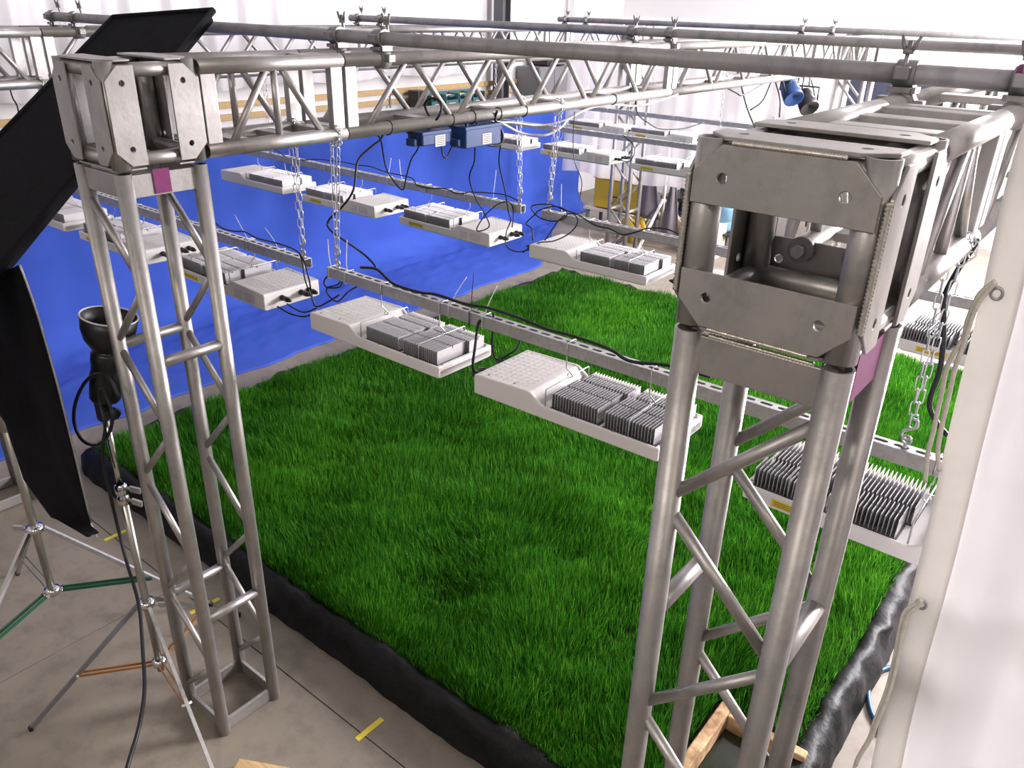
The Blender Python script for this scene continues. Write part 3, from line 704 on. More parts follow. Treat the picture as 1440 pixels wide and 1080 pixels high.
drape('wall_sheeting', 'pale plastic sheeting hanging in streaky folds high on the left wall', 'sheeting', -4.90, -4.90, -2.5, 7.2, 2.02, 4.3, 'sheet', 0.03, 14, 260, 8)
drape('hanging_sheet', 'white translucent sheet hanging behind the far tower above the floor', 'sheeting', -3.72, -0.2, 7.72, 7.72, 0.83, 2.75, 'haze', 0.05, 10, 120, 10, 1.0)
# ------------------------------------------------------------------ right-hand curtain with hem, eyelets and rope
CUR_Y = 0.2
_ce = sorted((at(px, py, Y=CUR_Y).z, at(px, py, Y=CUR_Y).x) for px, py in ((1433,180),(1413,267),(1400,350),(1389,388),(1374,448),(1365,494),(1351,545),(1338,595),(1330,631),(1318,693),(1298,778),(1290,810),(1278,858),(1252,950),(1236,1030),(1228,1077)))
_cz = [0.0]+[a for a, b in _ce]+[3.0, 3.7]; _cx = [2.53]+[b for a, b in _ce]+[2.42, 2.50]
_ck = np.linspace(0, 3.7, 75); _cv = np.convolve(np.pad(np.interp(_ck, _cz, _cx), 2, mode='edge'), np.ones(5)/5, 'valid')
def cur_edge(z): return float(np.interp(z, _ck, _cv))
def cur_fn(u, v):
    z = 0.03+v*3.6; s = u*1.9; e = cur_edge(z)
    fold = 0.055*math.sin(s*8.0+0.6*math.sin(z*1.3))*min(1, s*5)+0.022*math.sin(s*19+z*1.5)*min(1, s*6)+0.016*math.sin(s*34+1.0*z+0.8*math.sin(z*2.2))*min(1, s*8)+0.010*math.sin(z*4+s*6)*min(1, s*4)
    return (e+s*0.93, CUR_Y+fold-0.10*s, z)
cur = thing('white_curtain', 'white translucent plastic curtain hanging at the right edge of the picture', 'curtain', (0, 0, 0))
def shift(fn, u0): return lambda u, v: fn(u0+(1-u0)*u, v)
MB().grid(shift(cur_fn, 0.030), 190, 70).build('sheet', 'sheet', cur)
def hem_fn(u, v):
    p = cur_fn(u*0.032, v); return (p[0]-0.002, p[1]-0.006, p[2])
o = MB().grid(hem_fn, 4, 70).build('hem', 'hem', cur); o.modifiers.new('thickness', 'SOLIDIFY').thickness = 0.004
for z in (2.44, 1.80, 1.16):
    MB().path([(cur_edge(z)+0.020+0.009*math.cos(2*PI*k/12), CUR_Y-0.010, z+0.010*math.sin(2*PI*k/12)) for k in range(12)], 0.003, 6, True).build('eyelet', 'zinc', cur)
def rope(pts, label, r, y):
    o = MB().path(spline([at(px, py, Y=y) for px, py in pts], 5), r, 8).build('rope', 'rope'); return tag(o, label, 'rope', 'cotton curtain ropes')
rope([(1400,395),(1388,404),(1374,419),(1360,453),(1355,475),(1333,513),(1323,557),(1313,604),(1304,642),(1301,678)], 'cream rope from the upper curtain eyelet, left strand ending in a knot', 0.0042, 0.185)
rope([(1400,397),(1390,408),(1377,424),(1367,446),(1355,485),(1343,518),(1333,562),(1321,616),(1319,642),(1321,662)], 'cream rope from the upper curtain eyelet, right strand', 0.0042, 0.182)
rope([(1296,842),(1289,849),(1272,861),(1264,891),(1258,924),(1247,969),(1231,1011),(1222,1038),(1206,1066),(1200,1085)], 'cream rope from the lower curtain eyelet, left strand', 0.0038, 0.16)
rope([(1296,844),(1291,853),(1277,866),(1268,896),(1262,928),(1251,972),(1235,1013),(1226,1036),(1210,1062),(1204,1076)], 'cream rope from the lower curtain eyelet, right strand', 0.0038, 0.155)
# ------------------------------------------------------------------ lamp bulbs seen by the curtain
for k, (px, py) in enumerate(((1428, 208), (1421, 236))):
    p = at(px, py, Y=3.4); t = thing('work_lamp', ['upper lit bulb shining beside the right truss', 'lower lit bulb shining beside the right truss'][k], 'lamp', p, group='lit work lamps')
    MB().lathe([(0.0, -0.045), (0.028, -0.036), (0.042, -0.01), (0.040, 0.015), (0.022, 0.045), (0.016, 0.06)], (0, 0, 0), 14).build('bulb', 'bulb', t)
    MB().lathe([(0.017, 0.055), (0.02, 0.06), (0.02, 0.10), (0, 0.10)], (0, 0, 0), 12).build('socket', 'black', t)
    MB().tube((0, 0, 0.1), (0, 0, 4.5-p.z), 0.004, 6).build('cord', 'cable', t)
# ------------------------------------------------------------------ stands
def knob(mb, c, d, L=0.045):
    c = Vector(c); d = Vector(d).normalized(); mb.tube(c, c+d*0.022, 0.006, 8)
    return mb.bar(c+d*0.018, c+d*(0.018+L), 0.024, 0.010, (0, 0, 1))
# flash stand by the left tower
sx, sy = -0.262, -0.172
t = thing('light_stand', 'steel light stand with copper braces holding the flash head', 'light stand', (sx, sy, 0), group='light stands')
MB().tube((0, 0, 0.14), (0, 0, 1.06), 0.0155, 16).build('column', 'steel', t)
MB().tube((0, 0, 1.06), (0, 0, 1.42), 0.0115, 14).build('riser', 'chrome', t)
m = MB().lathe([(0.016, 0), (0.023, 0.004), (0.023, 0.038), (0.019, 0.042), (0.019, 0.05), (0.024, 0.054), (0.024, 0.088), (0.016, 0.095)], (0, 0, 1.02), 14); m.build('collar', 'chrome', t)
knob(MB(), (0.02, 0.01, 1.10), (1, 0.5, -0.1)).build('knob', 'zinc', t); knob(MB(), (0.02, 0.01, 1.045), (1, 0.4, -0.15)).build('knob', 'zinc', t)
MB().lathe([(0.017, 0), (0.034, 0.004), (0.034, 0.03), (0.017, 0.034)], (0, 0, 0.50), 12).build('leg_collar', 'chrome', t)
MB().lathe([(0.017, 0), (0.030, 0.004), (0.030, 0.03), (0.017, 0.034)], (0, 0, 0.17), 12).build('brace_collar', 'chrome', t)
knob(MB(), (0.03, 0.02, 0.515), (0.8, 0.6, 0)).build('knob', 'zinc', t)
feet = [(-0.243, -0.475), (0.60, -0.12), (-0.18, 0.50)]
for k, (fx, fy) in enumerate(feet):
    l = Vector((fx, fy, 0)); u = l.normalized()
    top = Vector((u.x*0.035, u.y*0.035, 0.515)); lg = MB().bar(top, (fx, fy, 0.012), 0.018, 0.014).build('leg', ['grey', 'zinc', 'steel'][k], t)
    MB().lathe([(0.010, 0), (0.012, 0.02), (0, 0.026)], (fx, fy, 0.0), 8).build('rubber_foot', 'black', lg)
    q = top+(Vector((fx, fy, 0.012))-top)*0.56
    side_v = Vector((-u.y, u.x, 0))*0.011
    for s in (-1, 1): MB().bar(Vector((u.x*0.03, u.y*0.03, 0.187))+side_v*s, q+side_v*s, 0.012, 0.004).build('brace', 'orange', t)
    MB().tube(q-side_v*1.8, q+side_v*1.8, 0.006, 8).build('bolt', 'tie' if k == 1 else 'zinc', t)
hd = thing('flash_head', 'black studio flash head with bowl reflector on the steel stand', 'flash head', (sx, sy, 1.42))
ax = Vector((0.13, 0.17, 0.97)).normalized(); c0 = Vector((0, 0.012, 0.06))
m = MB().lathe([(0, 0), (0.048, 0), (0.054, 0.01), (0.056, 0.10), (0.052, 0.12), (0.052, 0.15), (0.055, 0.155), (0.055, 0.19), (0.050, 0.20), (0, 0.20)], c0, 22, ax); m.build('body', 'black', hd)
m = MB().lathe([(0.046, 0.20), (0.050, 0.205), (0.050, 0.215), (0.046, 0.22)], c0, 22, ax); m.build('silver_ring', 'chrome', hd)
m = MB().lathe([(0.045, 0.20), (0.058, 0.215), (0.080, 0.245), (0.092, 0.285), (0.097, 0.335), (0.094, 0.335), (0.088, 0.285), (0.076, 0.25), (0.045, 0.21)], c0, 28, ax); m.build('reflector', 'black', hd)
m = MB().path([c0+ax*0.336+(ax.orthogonal().normalized()*math.cos(2*PI*k/28)+ax.cross(ax.orthogonal().normalized())*math.sin(2*PI*k/28))*0.0955 for k in range(28)], 0.003, 6, True); m.build('rim', 'white', hd)
m = MB().box((0.0, 0.0, 0.02), (0.035, 0.05, 0.075)); m.tube((-0.04, 0, 0.035), (0.075, 0, 0.035), 0.012, 10); m.build('tilt_bracket', 'black', hd, 0.006)
m = MB().lathe([(0, 0), (0.022, 0.003), (0.024, 0.018), (0.016, 0.03), (0, 0.03)], (0.07, 0, 0.035), 12, (1, 0, 0)); m.build('tilt_knob', 'black', hd)
# green-legged stand
gx_, gy_ = -0.958, -0.301
t = thing('light_stand', 'steel light stand with green folding braces at the left edge', 'light stand', (gx_, gy_, 0), group='light stands')
MB().tube((0, 0, 0.26), (0, 0, 1.34), 0.0175, 16).build('column', 'steel', t)
MB().tube((0, 0, 1.30), (0, 0, 2.02), 0.013, 14).build('riser', 'steel', t)
MB().lathe([(0.018, 0), (0.026, 0.006), (0.026, 0.07), (0.023, 0.08), (0.026, 0.09), (0.026, 0.15), (0.015, 0.16)], (0, 0, 1.15), 14).build('collar', 'steel', t)
MB().lathe([(0.018, 0), (0.038, 0.004), (0.038, 0.03), (0.018, 0.034)], (0, 0, 0.625), 12).build('leg_collar', 'chrome', t)
MB().lathe([(0.018, 0), (0.034, 0.004), (0.034, 0.03), (0.018, 0.034)], (0, 0, 0.27), 12).build('brace_collar', 'chrome', t)
knob(MB(), (-0.03, -0.02, 0.64), (-0.8, -0.6, 0)).build('knob', 'zinc', t)
for k, (fx, fy) in enumerate([(0.34, 0.58), (0.22, -0.62), (-0.66, 0.05)]):
    u = Vector((fx, fy, 0)).normalized(); top = Vector((u.x*0.035, u.y*0.035, 0.64)); fo = Vector((fx, fy, 0.012))
    lg = MB().bar(top, fo, 0.018, 0.016).build('leg', ['zinc', 'chrome', 'steel'][k], t)
    MB().lathe([(0.011, 0), (0.013, 0.02), (0, 0.026)], (fx, fy, 0), 8).build('rubber_foot', 'black', lg)
    q = top+(fo-top)*0.62; sv = Vector((-u.y, u.x, 0))*0.013
    for s in (-1, 1): MB().bar(Vector((u.x*0.04, u.y*0.04, 0.287))+sv*s, q+sv*s, 0.016, 0.004).build('brace', 'green' if k < 2 else 'grey', t)
    MB().tube(Vector((u.x*0.04, u.y*0.04, 0.287))-sv*1.6, Vector((u.x*0.04, u.y*0.04, 0.287))+sv*1.6, 0.007, 8).build('bolt', 'chrome', t)
# black strip softbox over the stand
P1 = Vector((-0.92, 0.92, 2.774)); P2 = Vector((-1.41, 0.71, 2.73)); P4 = Vector((-0.32, -0.375, 2.0)); dl = P4-P1
sb = thing('strip_softbox', 'large black strip softbox slanting behind the left corner block', 'softbox', P1)
a = (P2-P1); nrm = a.cross(dl).normalized()
if nrm.dot(CAM-P1) < 0: nrm = -nrm
Lv = dl*1.28; c = (a+Lv)/2
Rm = Matrix((Lv.normalized(), a.normalized(), Lv.normalized().cross(a.normalized()))).transposed()
MB().box(c, (Lv.length-0.02, a.length-0.02, 0.05), Rm).build('fabric_panel', 'cloth', sb, 0.01, 2)
m = MB(); cn = [Vector((0,0,0)), a, a+Lv, Lv]
for k in range(4): m.path([cn[k]+nrm*0.02, cn[(k+1) % 4]+nrm*0.02], 0.014, 8)
m.build('rim', 'cloth', sb)
m = MB().tube(Vector((gx_, gy_, 2.0))-P1, c-nrm*0.03, 0.011, 10); m.build('bracket', 'steel', sb)
# black floppy cloth hanging under the softbox
fp = thing('black_flag', 'black cloth flag with a thin silver edge hanging to a point at left', 'flag', at(30, 375, Y=-0.32))
o0 = fp.location.copy()
rt = [at(px, py, Y=-0.32)-o0 for px, py in ((28, 372), (52, 440), (78, 530), (103, 630), (128, 735), (134, 752))]
lf = [at(px, py, Y=-0.36)-o0 for px, py in ((-60, 420), (-45, 500), (20, 590), (45, 670), (80, 722), (132, 751))]
def ff(u, v):
    f = v*5; i = min(4, int(f)); k = f-i
    p = (rt[i]*(1-k)+rt[i+1]*k); q = (lf[i]*(1-k)+lf[i+1]*k)
    r_ = p*(1-u)+q*u; r_ = r_+Vector((0, -0.03*math.sin(u*7+v*2)*u, 0)); return r_
o = MB().grid(ff, 24, 30).build('cloth', 'cloth', fp); o.modifiers.new('thickness', 'SOLIDIFY').thickness = 0.004
MB().path(spline(rt[:5], 6), 0.004, 6).build('edge_rod', 'zinc', fp)
MB().path([rt[4], rt[4]+Vector((0.012, 0, -0.03)), rt[5]+Vector((0.012, 0, -0.005)), rt[5], rt[4]+Vector((-0.004, 0, -0.03)), rt[4]], 0.003, 6).build('wire_clip', 'tie', fp)

# ------------------------------------------------------------------ cables, ties, boxes on the trusses
def cable(pts, label, r=0.0035, name='power_cable', m='cable', cat='cable', group='loose black cables'):
    "pts: (px, py, y depth)"
    o = MB().path(spline([at(a, b, Y=c) for a, b, c in pts], 6), r, 7).build(name, m); return tag(o, label, cat, group)
cable([(540,186,0.99),(535,196,0.97),(520,208,0.92),(503,227,0.86),(497,267,0.80),(480,292,0.78),(462,310,0.76),(464,323,0.75),(487,340,0.73),(511,357,0.70),(526,372,0.69),(529,380,0.685)], 'black cable looping from the middle truss down to the right nearest strut', 0.0045)
cable([(531,190,1.02),(536,199,1.02),(542,233,1.05),(552,252,1.08),(566,267,1.10),(571,250,1.10),(578,225,1.12),(588,208,1.13),(592,188,1.14)], 'black cable hanging in a V below the middle truss')
cable([(574,185,1.12),(583,188,1.14),(593,195,1.18),(603,196,1.2),(613,190,1.23),(618,184,1.25)], 'short black cable drooping between the two blue boxes')
cable([(619,186,1.27),(622,215,1.28),(626,222,1.29),(630,218,1.31),(637,202,1.34)], 'short black U-shaped cable under the blue boxes')
cable([(655,175,1.40),(660,183,1.42),(667,195,1.45),(687,204,1.55),(703,203,1.62),(707,193,1.64),(703,178,1.62),(696,168,1.60),(699,156,1.59)], 'thick black cable leaving the big blue box in a loop', 0.006)
cable([(668,202,1.5),(667,227,1.55),(660,250,1.6),(668,277,1.75),(680,298,1.9),(688,315,1.95),(684,322,1.96),(673,325,1.96),(671,320,1.96),(683,302,1.98),(702,286,2.05),(717,285,2.09),(722,300,2.08),(720,320,2.05)], 'black cable curling over the grow light right of the left truss end')
cable([(704,203,1.64),(702,230,1.7),(710,268,1.9),(715,298,1.99),(718,310,1.99),(712,327,1.98),(712,345,1.97),(723,353,1.97),(737,353,1.98),(760,345,2.02)], 'long black cable dropping from the middle truss past the second row')
cable([(797,297,2.09),(775,288,2.08),(753,288,2.05),(747,293,2.04),(757,305,2.05),(775,311,2.06),(792,308,2.08),(797,297,2.09),(780,290,2.07),(758,296,2.05),(752,302,2.05),(740,314,2.04),(748,322,2.04),(749,338,2.03)], 'coiled black cable at the left end of the right second-row strut')
cable([(795,302,2.085),(783,313,2.06),(770,333,2.04),(766,338,2.04)], 'short black cable dropping from the coil, second row')
cable([(797,301,2.085),(806,301,2.085),(812,308,2.07),(810,318,2.06),(798,330,2.04),(778,339,2.03),(755,342,2.01),(735,355,1.99)], 'black cable sweeping from the coil to the plugs of the neighbouring light')
cable([(797,296,2.09),(813,302,2.09),(837,317,2.085),(858,322,2.08),(875,330,2.08),(892,327,2.085),(912,321,2.09),(937,322,2.09),(960,332,2.09)], 'black cable lying along the right second-row strut')
cable([(507,376,.675),(530,379,.675),(553,399,.672),(590,411,.672),(613,414,.675),(653,427,.675),(687,433,.678),(727,446,.675),(770,463,.672),(800,471,.675),(840,484,.675),(863,494,.672),(887,508,.668),(940,514,.672),(1000,530,.675)], 'thick black cable running along the right nearest strut', 0.0055)
cable([(480,227,2.10),(502,232,2.10),(520,234,2.10),(543,242,2.10),(578,250,2.095),(587,261,2.09),(607,265,2.09),(625,265,2.09),(640,271,2.09),(653,272,2.09),(663,270,2.10),(697,272,2.10),(713,275,2.10),(728,282,2.10)], 'black cable lying along the left second-row strut')
cable([(360,208,2.1),(385,210,2.1),(405,222,2.1),(425,225,2.1),(450,224,2.1),(480,228,2.1)], 'black cable along the second-row strut behind the short truss section')
cable([(300,311,.675),(313,321,.675),(329,325,.675),(344,326,.675),(362,335,.675),(393,343,.675),(416,352,.675),(424,364,.66),(429,393,.64),(437,415,.64),(443,431,.64)], 'black cable along the left nearest strut dropping to a grow light')
cable([(418,353,.675),(427,366,.66),(434,390,.64),(438,412,.65),(444,431,.66),(462,424,.68),(478,414,.7)], 'second black cable hanging from the left nearest strut end')
cable([(390,431,.60),(408,441,.61),(429,445,.63),(445,437,.65)], 'black plug lead between the light right of the tower and its neighbour')
cable([(400,424,.66),(412,433,.66),(428,439,.66),(446,433,.67)], 'second black plug lead right of the left tower')
cable([(480,383,.68),(465,385,.68),(456,395,.67),(460,404,.67),(478,403,.68),(482,390,.68),(475,400,.67),(460,405,.66),(462,415,.66),(475,424,.66),(490,410,.67),(508,400,.68)], 'tangled black cable coil under the left end of the right nearest strut')
cable([(676,450,.67),(672,457,.66),(668,487,.62),(665,510,.60),(666,523,.60)], 'black cable dropping from the strut to the fins-half-hidden light', 0.005)
cable([(694,440,.69),(693,460,.70),(692,487,.72),(698,505,.74),(712,500,.76),(727,490,.76),(732,473,.74)], 'grey-black cable hooking below the right nearest strut', 0.004)
cable([(1374,335,.70),(1369,347,.70),(1345,383,.70),(1328,417,.70),(1327,444,.70),(1326,485,.70),(1321,523,.70),(1309,557,.70),(1308,576,.70),(1320,598,.70),(1333,613,.69)], 'thick black cable hanging in front of the chain by the curtain', 0.0065)
cable([(808,157,2.25),(806,198,2.25),(808,227,2.25),(818,255,2.25),(815,283,2.25),(818,300,2.15)], 'thin black cable hanging below the middle truss before the sheet', 0.0025)
cable([(893,136,2.93),(897,160,3.1),(912,173,3.3),(928,181,3.5),(960,181,3.7),(990,172,3.9)], 'thin black cable drooping above the third row', 0.004)
cable([(876,190,4.5),(890,203,4.5),(892,215,4.48),(885,227,4.45),(872,225,4.44)], 'black plug lead of the middle third-row light', 0.004)
cable([(13,118,.55),(14,125,.55),(18,138,.55),(25,152,.55),(28,180,.56),(29,205,.56)], 'black cable hanging from the truss at the far left', 0.004)
cable([(677,177,1.6),(700,171,1.8),(733,187,2.0),(767,190,2.1),(790,178,2.2),(800,167,2.3),(830,152,2.5),(863,147,2.7),(890,149,2.9),(913,146,3.0),(953,133,3.3)], 'tan yellow cable slung along the underside of the middle truss', 0.006, 'power_cable', 'rope')
cable([(690,173,1.7),(720,172,1.9),(755,176,2.1),(785,172,2.2),(812,160,2.3)], 'second tan cable slung below the middle truss', 0.005, 'power_cable', 'rope')
for k, pts in enumerate([[(1042,118,4.3),(1050,150,4.35),(1062,180,4.4)], [(1018,121,4.05),(1035,130,4.15),(1046,133,4.25),(1080,114,4.75)], [(1090,113,4.9),(1097,140,4.9),(1096,165,4.9)], [(1085,114,4.83),(1072,142,4.7),(1055,155,4.6)], [(1100,112,5.0),(1108,138,5.1),(1118,128,5.2),(1124,110,5.3)], [(1140,108,5.55),(1146,140,5.6),(1140,165,5.6)]]):
    cable(pts, ['thin cable dropping beside the third pipe end', 'thin cable drooping in a V under the far truss', 'thin cable beside the blue lamp, hanging straight', 'thin slanting cable left of the blue lamp', 'small cable loop under the blue lamp', 'thin cable right of the black lamp head'][k], 0.006, group='far loose cables')
# flash cable on the tall stand
cable([(168,560,-0.2),(150,528,-0.2),(125,532,-0.22),(108,560,-0.24),(104,592,-0.24),(115,618,-0.24),(135,626,-0.23),(152,612,-0.22),(158,585,-0.21),(150,560,-0.2),(140,545,-0.21),(141,570,-0.22),(148,600,-0.23),(144,640,-0.24),(155,695,-0.25),(165,738,-0.25),(178,790,-0.28),(195,850,-0.35),(201,920,-0.45),(203,970,-0.55),(196,1020,-0.64),(180,1075,-0.72),(172,1110,-0.77)], 'black flash cable looped at the head and trailing down the stand', 0.0065)
def tie(x, y, z, tail, label, black=False):
    t = thing('cable_tie', label, 'cable tie', (x, y, z), group='cable ties on the struts')
    m_ = 'black' if black else 'tie'; w = SW/2+0.003
    MB().path([(0, -w, 0.004), (0, w, 0.004), (0, w, -SW-0.004), (0, -w, -SW-0.004)], 0.0018, 5, True).build('band', m_, t)
    if tail: MB().path(spline([(0, -0.01, 0.004), (tail[0]*0.4, -0.01+tail[1]*0.4, 0.05), (tail[0], tail[1], tail[2])], 5), 0.0016, 5).build('tail', m_, t)
rnames = {1: 'nearest', 2: 'second-row'}
for r, x, tl, who in [(1, 0.062, (-0.02, 0.0, 0.11), 'at the left tip of the right nearest strut'), (1, 0.16, (0.0, 0, 0.13), 'just right of the left tip, right nearest strut'), (1, 0.72, (0.05, 0.02, 0.11), 'above the gap between the two right nearest lights'), (1, 0.88, (0.03, 0.02, 0.11), 'just left of the light by the nearest tower'), (1, 1.83, None, 'on the right nearest strut behind the nearest tower'), (1, -0.50, (-0.10, 0, 0.10), 'on the left nearest strut, left tail'), (1, -0.28, (-0.10, 0, 0.08), 'on the left nearest strut, right tail'), (2, -1.12, (0.02, 0, 0.12), 'on the left second-row strut, leaning right'), (2, -1.00, (-0.03, 0, 0.12), 'on the left second-row strut, leaning left'), (2, -0.28, (0.01, 0, 0.16), 'near the right tip of the left second-row strut'), (2, 0.19, (-0.02, 0, 0.15), 'at the left tip of the right second-row strut'), (2, 0.45, None, 'in the middle of the right second-row strut'), (2, -0.62, None, 'plain band on the left second-row strut'), (1, 2.10, None, 'plain band on the right nearest strut by the chain')]:
    tie(x, ROWS[r][0], ROWS[r][1], tl, 'white cable tie '+who)
tie(0.82, ROWS[1][0], ROWS[1][1], (0.0, 0.0, 0.14), 'black cable tie with upright tail on the right nearest strut', True)
# black ties around the truss chord and blue power boxes under it
for k, (y, lab) in enumerate([(0.96, 'left of the small blue box'), (1.32, 'between the two blue boxes'), (1.46, 'over the big blue box'), (1.64, 'right of the big blue box'), (1.83, 'beyond the big blue box'), (2.62, 'far along the chord')]):
    o = MB().path([((TR+0.002)*math.cos(2*PI*j/14), 0.004*math.sin(2*PI*j/14), (TR+0.002)*math.sin(2*PI*j/14)) for j in range(14)], 0.0025, 5, True).build('cable_tie', 'black'); o.location = (H, y, BZ+TR)
    tag(o, 'black band around the middle truss bottom chord, '+lab, 'cable tie', 'black bands on the truss')
def pbox(loc, d, label):
    t = thing('power_box', label, 'power box', loc, group='blue power boxes')
    MB().box((0, 0, 0), d).build('case', 'boxblue', t, 0.006); MB().box((0, 0, d[2]/2), (d[0]*1.06, d[1]*1.04, 0.014)).build('lid', 'boxblue', t, 0.003)
    MB().box((d[0]/2+0.001, 0.02, -0.01), (0.002, 0.06, 0.045)).build('label_plate', 'white', t)
    m = MB()
    for k in range(5): m.box((d[0]/2+0.0024, 0.02, -0.026+k*0.008), (0.0006, 0.05, 0.003))
    m.build('label_print', 'ink', t)
    for s in (-1, 1): MB().box((0, s*(d[1]/2+0.014), -d[2]*0.2), (0.05, 0.03, 0.03)).build('cable_gland', 'boxblue', t, 0.004)
    MB().tube((0, 0, d[2]/2), (0, 0, d[2]/2+0.04), 0.004, 8).build('strap', 'black', t)
pbox((0.10, 1.22, BZ-0.04), (0.09, 0.17, 0.05), 'small blue power box strapped under the middle truss')
pbox((0.13, 1.49, BZ-0.055), (0.09, 0.24, 0.085), 'big blue power box with white label under the middle truss')
o = MB().path([(0.045*math.cos(2*PI*k/16), 0.01*math.sin(2*PI*k/16*2), 0.045*math.sin(2*PI*k/16)) for k in range(16)], 0.005, 6, True).build('cable_coil', 'cable'); o.location = (0.127, 1.22, BZ+0.075); tag(o, 'small black cable coil standing on the middle truss chord', 'cable')

# ------------------------------------------------------------------ floor marks, hose, offcut
for k, (p, q) in enumerate([((0.59, 0.21), (0.592, 0.355)), ((-1.566, 0.195), (-1.564, 0.345)), ((-0.645, 0.18), (-0.634, 0.34))]):
    o = MB().bar((p[0], p[1], 0.0008), (q[0], q[1], 0.0008), 0.026, 0.0012, (1, 0, 0)).build('floor_tape', 'tape')
    tag(o, ['yellow tape strip on the floor right of the left tower', 'yellow tape strip on the floor under the black flag tip', 'yellow tape strip on the floor seen through the left tower'][k], 'tape', 'yellow floor tape strips')
t = MB().box((0, 0, 0.02), (0.22, 0.10, 0.038), Matrix.Rotation(0.5, 3, 'Z')).build('wood_offcut', 'wood', bevel=0.003); t.location = (0.44, -0.17, 0); tag(t, 'small pine offcut on the floor at the bottom edge', 'wood block')
hp = [at(px, py, Z=0.012) for px, py in ((1234, 946), (1246, 940), (1258, 937))]
o = MB().path(spline(hp, 5), 0.011, 8).build('hose', 'hose'); tag(o, 'upper piece of blue hose by the bed liner at right', 'hose', 'blue hoses')
hp = [at(px, py, Z=0.012) for px, py in ((1222, 962), (1221, 976), (1225, 1000), (1234, 1018), (1239, 1032))]
o = MB().path(spline(hp, 5), 0.011, 8).build('hose', 'hose'); tag(o, 'lower curved piece of blue hose by the bed liner', 'hose', 'blue hoses')

# ------------------------------------------------------------------ far end of the hall
def sbox(name, label, cat, c, d, m, bevel=0.006, rz=0, group=None):
    o = MB().box((0, 0, 0), d).build(name, m, bevel=bevel); o.location = c; o.rotation_euler = (0, 0, rz); return tag(o, label, cat, group)
c = thing('steel_column', 'dark steel column standing against the left wall', 'column', (-4.78, 7.62, 0))
for s in (-1, 1): MB().box((0, s*0.075, 2.25), (0.16, 0.014, 4.5)).build('flange', 'column', c)
MB().box((0, 0, 2.25), (0.012, 0.15, 4.5)).build('web', 'column', c)
p = at(806, 40, X=-4.85); c = thing('steel_column', 'pale slim steel column right of the dark column', 'column', (-4.85, p.y, 0))
MB().box((0, 0, 2.25), (0.08, 0.10, 4.5)).build('tube', 'wall', c, 0.005); MB().box((0, 0, 0.01), (0.13, 0.16, 0.02)).build('base_plate', 'grey', c)
p = at(775, 140, X=-4.6); cb = thing('steel_cabinet', 'grey steel cabinet against the wall beyond the dark column', 'cabinet', (-4.77, p.y, 0))
MB().box((0, 0, 1.03), (0.40, 0.70, 2.06)).build('body', 'grey', cb, 0.006)
for s in (-1, 1):
    d = MB().box((0.206, s*0.172, 1.05), (0.012, 0.335, 1.95)).build('door', 'grey', cb, 0.003); MB().box((0.22, s*0.03, 1.1), (0.015, 0.014, 0.12)).build('handle', 'zinc', d)
pr_ = thing('printer', 'small black and white printer standing on the grey cabinet', 'printer', (-4.77, p.y+0.1, 2.06))
MB().box((0, 0, 0.09), (0.34, 0.44, 0.16)).build('body', 'black', pr_, 0.01); MB().box((0.03, 0, 0.185), (0.26, 0.40, 0.03)).build('lid', 'white', pr_, 0.006); MB().box((0.19, 0, 0.04), (0.06, 0.34, 0.02)).build('paper_tray', 'grey', pr_)
# tool bins on the wall ledge
sh = thing('wall_shelf', 'narrow pine shelf on the left wall above the blue backdrop', 'shelf', (-4.86, 6.75, 1.60))
MB().box((0, 0, 0), (0.26, 1.5, 0.03)).build('board', 'wood', sh, 0.003)
for s in (-1, 1): MB().prism([(-0.12, -0.015), (0.10, -0.015), (-0.12, -0.16)], 1, s*0.6-0.01, s*0.6+0.01).build('bracket', 'grey', sh)
for k in range(4):
    y = 6.34+k*0.26; b_ = thing('storage_bin', 'teal storage bin on the wall shelf, %s from the left' % ['first', 'second', 'third', 'fourth'][k], 'storage bin', (-4.84, y, 1.616), group='teal storage bins')
    m = MB(); m.box((0, 0, 0.006), (0.2, 0.24, 0.012)); m.box((-0.096, 0, 0.10), (0.008, 0.24, 0.20)); m.box((0.096, 0, 0.055), (0.008, 0.24, 0.11)); m.box((0, -0.116, 0.09), (0.2, 0.008, 0.18)); m.box((0, 0.116, 0.09), (0.2, 0.008, 0.18)); m.build('tray', 'bin', b_, 0.003)
    MB().box((0.102, 0, 0.06), (0.003, 0.12, 0.03)).build('label_card', 'white', b_)
    for j in range(3): MB().box((-0.03+0.05*j, 0.01*j, 0.155), (0.03, 0.18, 0.02), Matrix.Rotation(0.2*j, 3, 'Z')).build('content', ['case', 'white', 'bin'][j], b_)
sp = sbox('small_speaker', 'black box loudspeaker left of the teal bins', 'speaker', (-4.82, 6.06, 1.74), (0.18, 0.16, 0.25), 'black', 0.01)
gp = thing('bar_clamp', 'red and black bar clamp hanging on the wall left of the loudspeaker', 'clamp', (-4.95, 5.72, 1.92))
MB().box((0, 0, 0), (0.012, 0.02, 0.5)).build('bar', 'grey', gp); MB().box((0.03, 0.02, -0.08), (0.05, 0.10, 0.04)).build('jaw', 'red', gp, 0.006); MB().lathe([(0, 0), (0.018, 0.01), (0.02, 0.1), (0.012, 0.12), (0, 0.12)], (0.02, -0.05, 0.06), 10).build('handle', 'black', gp)
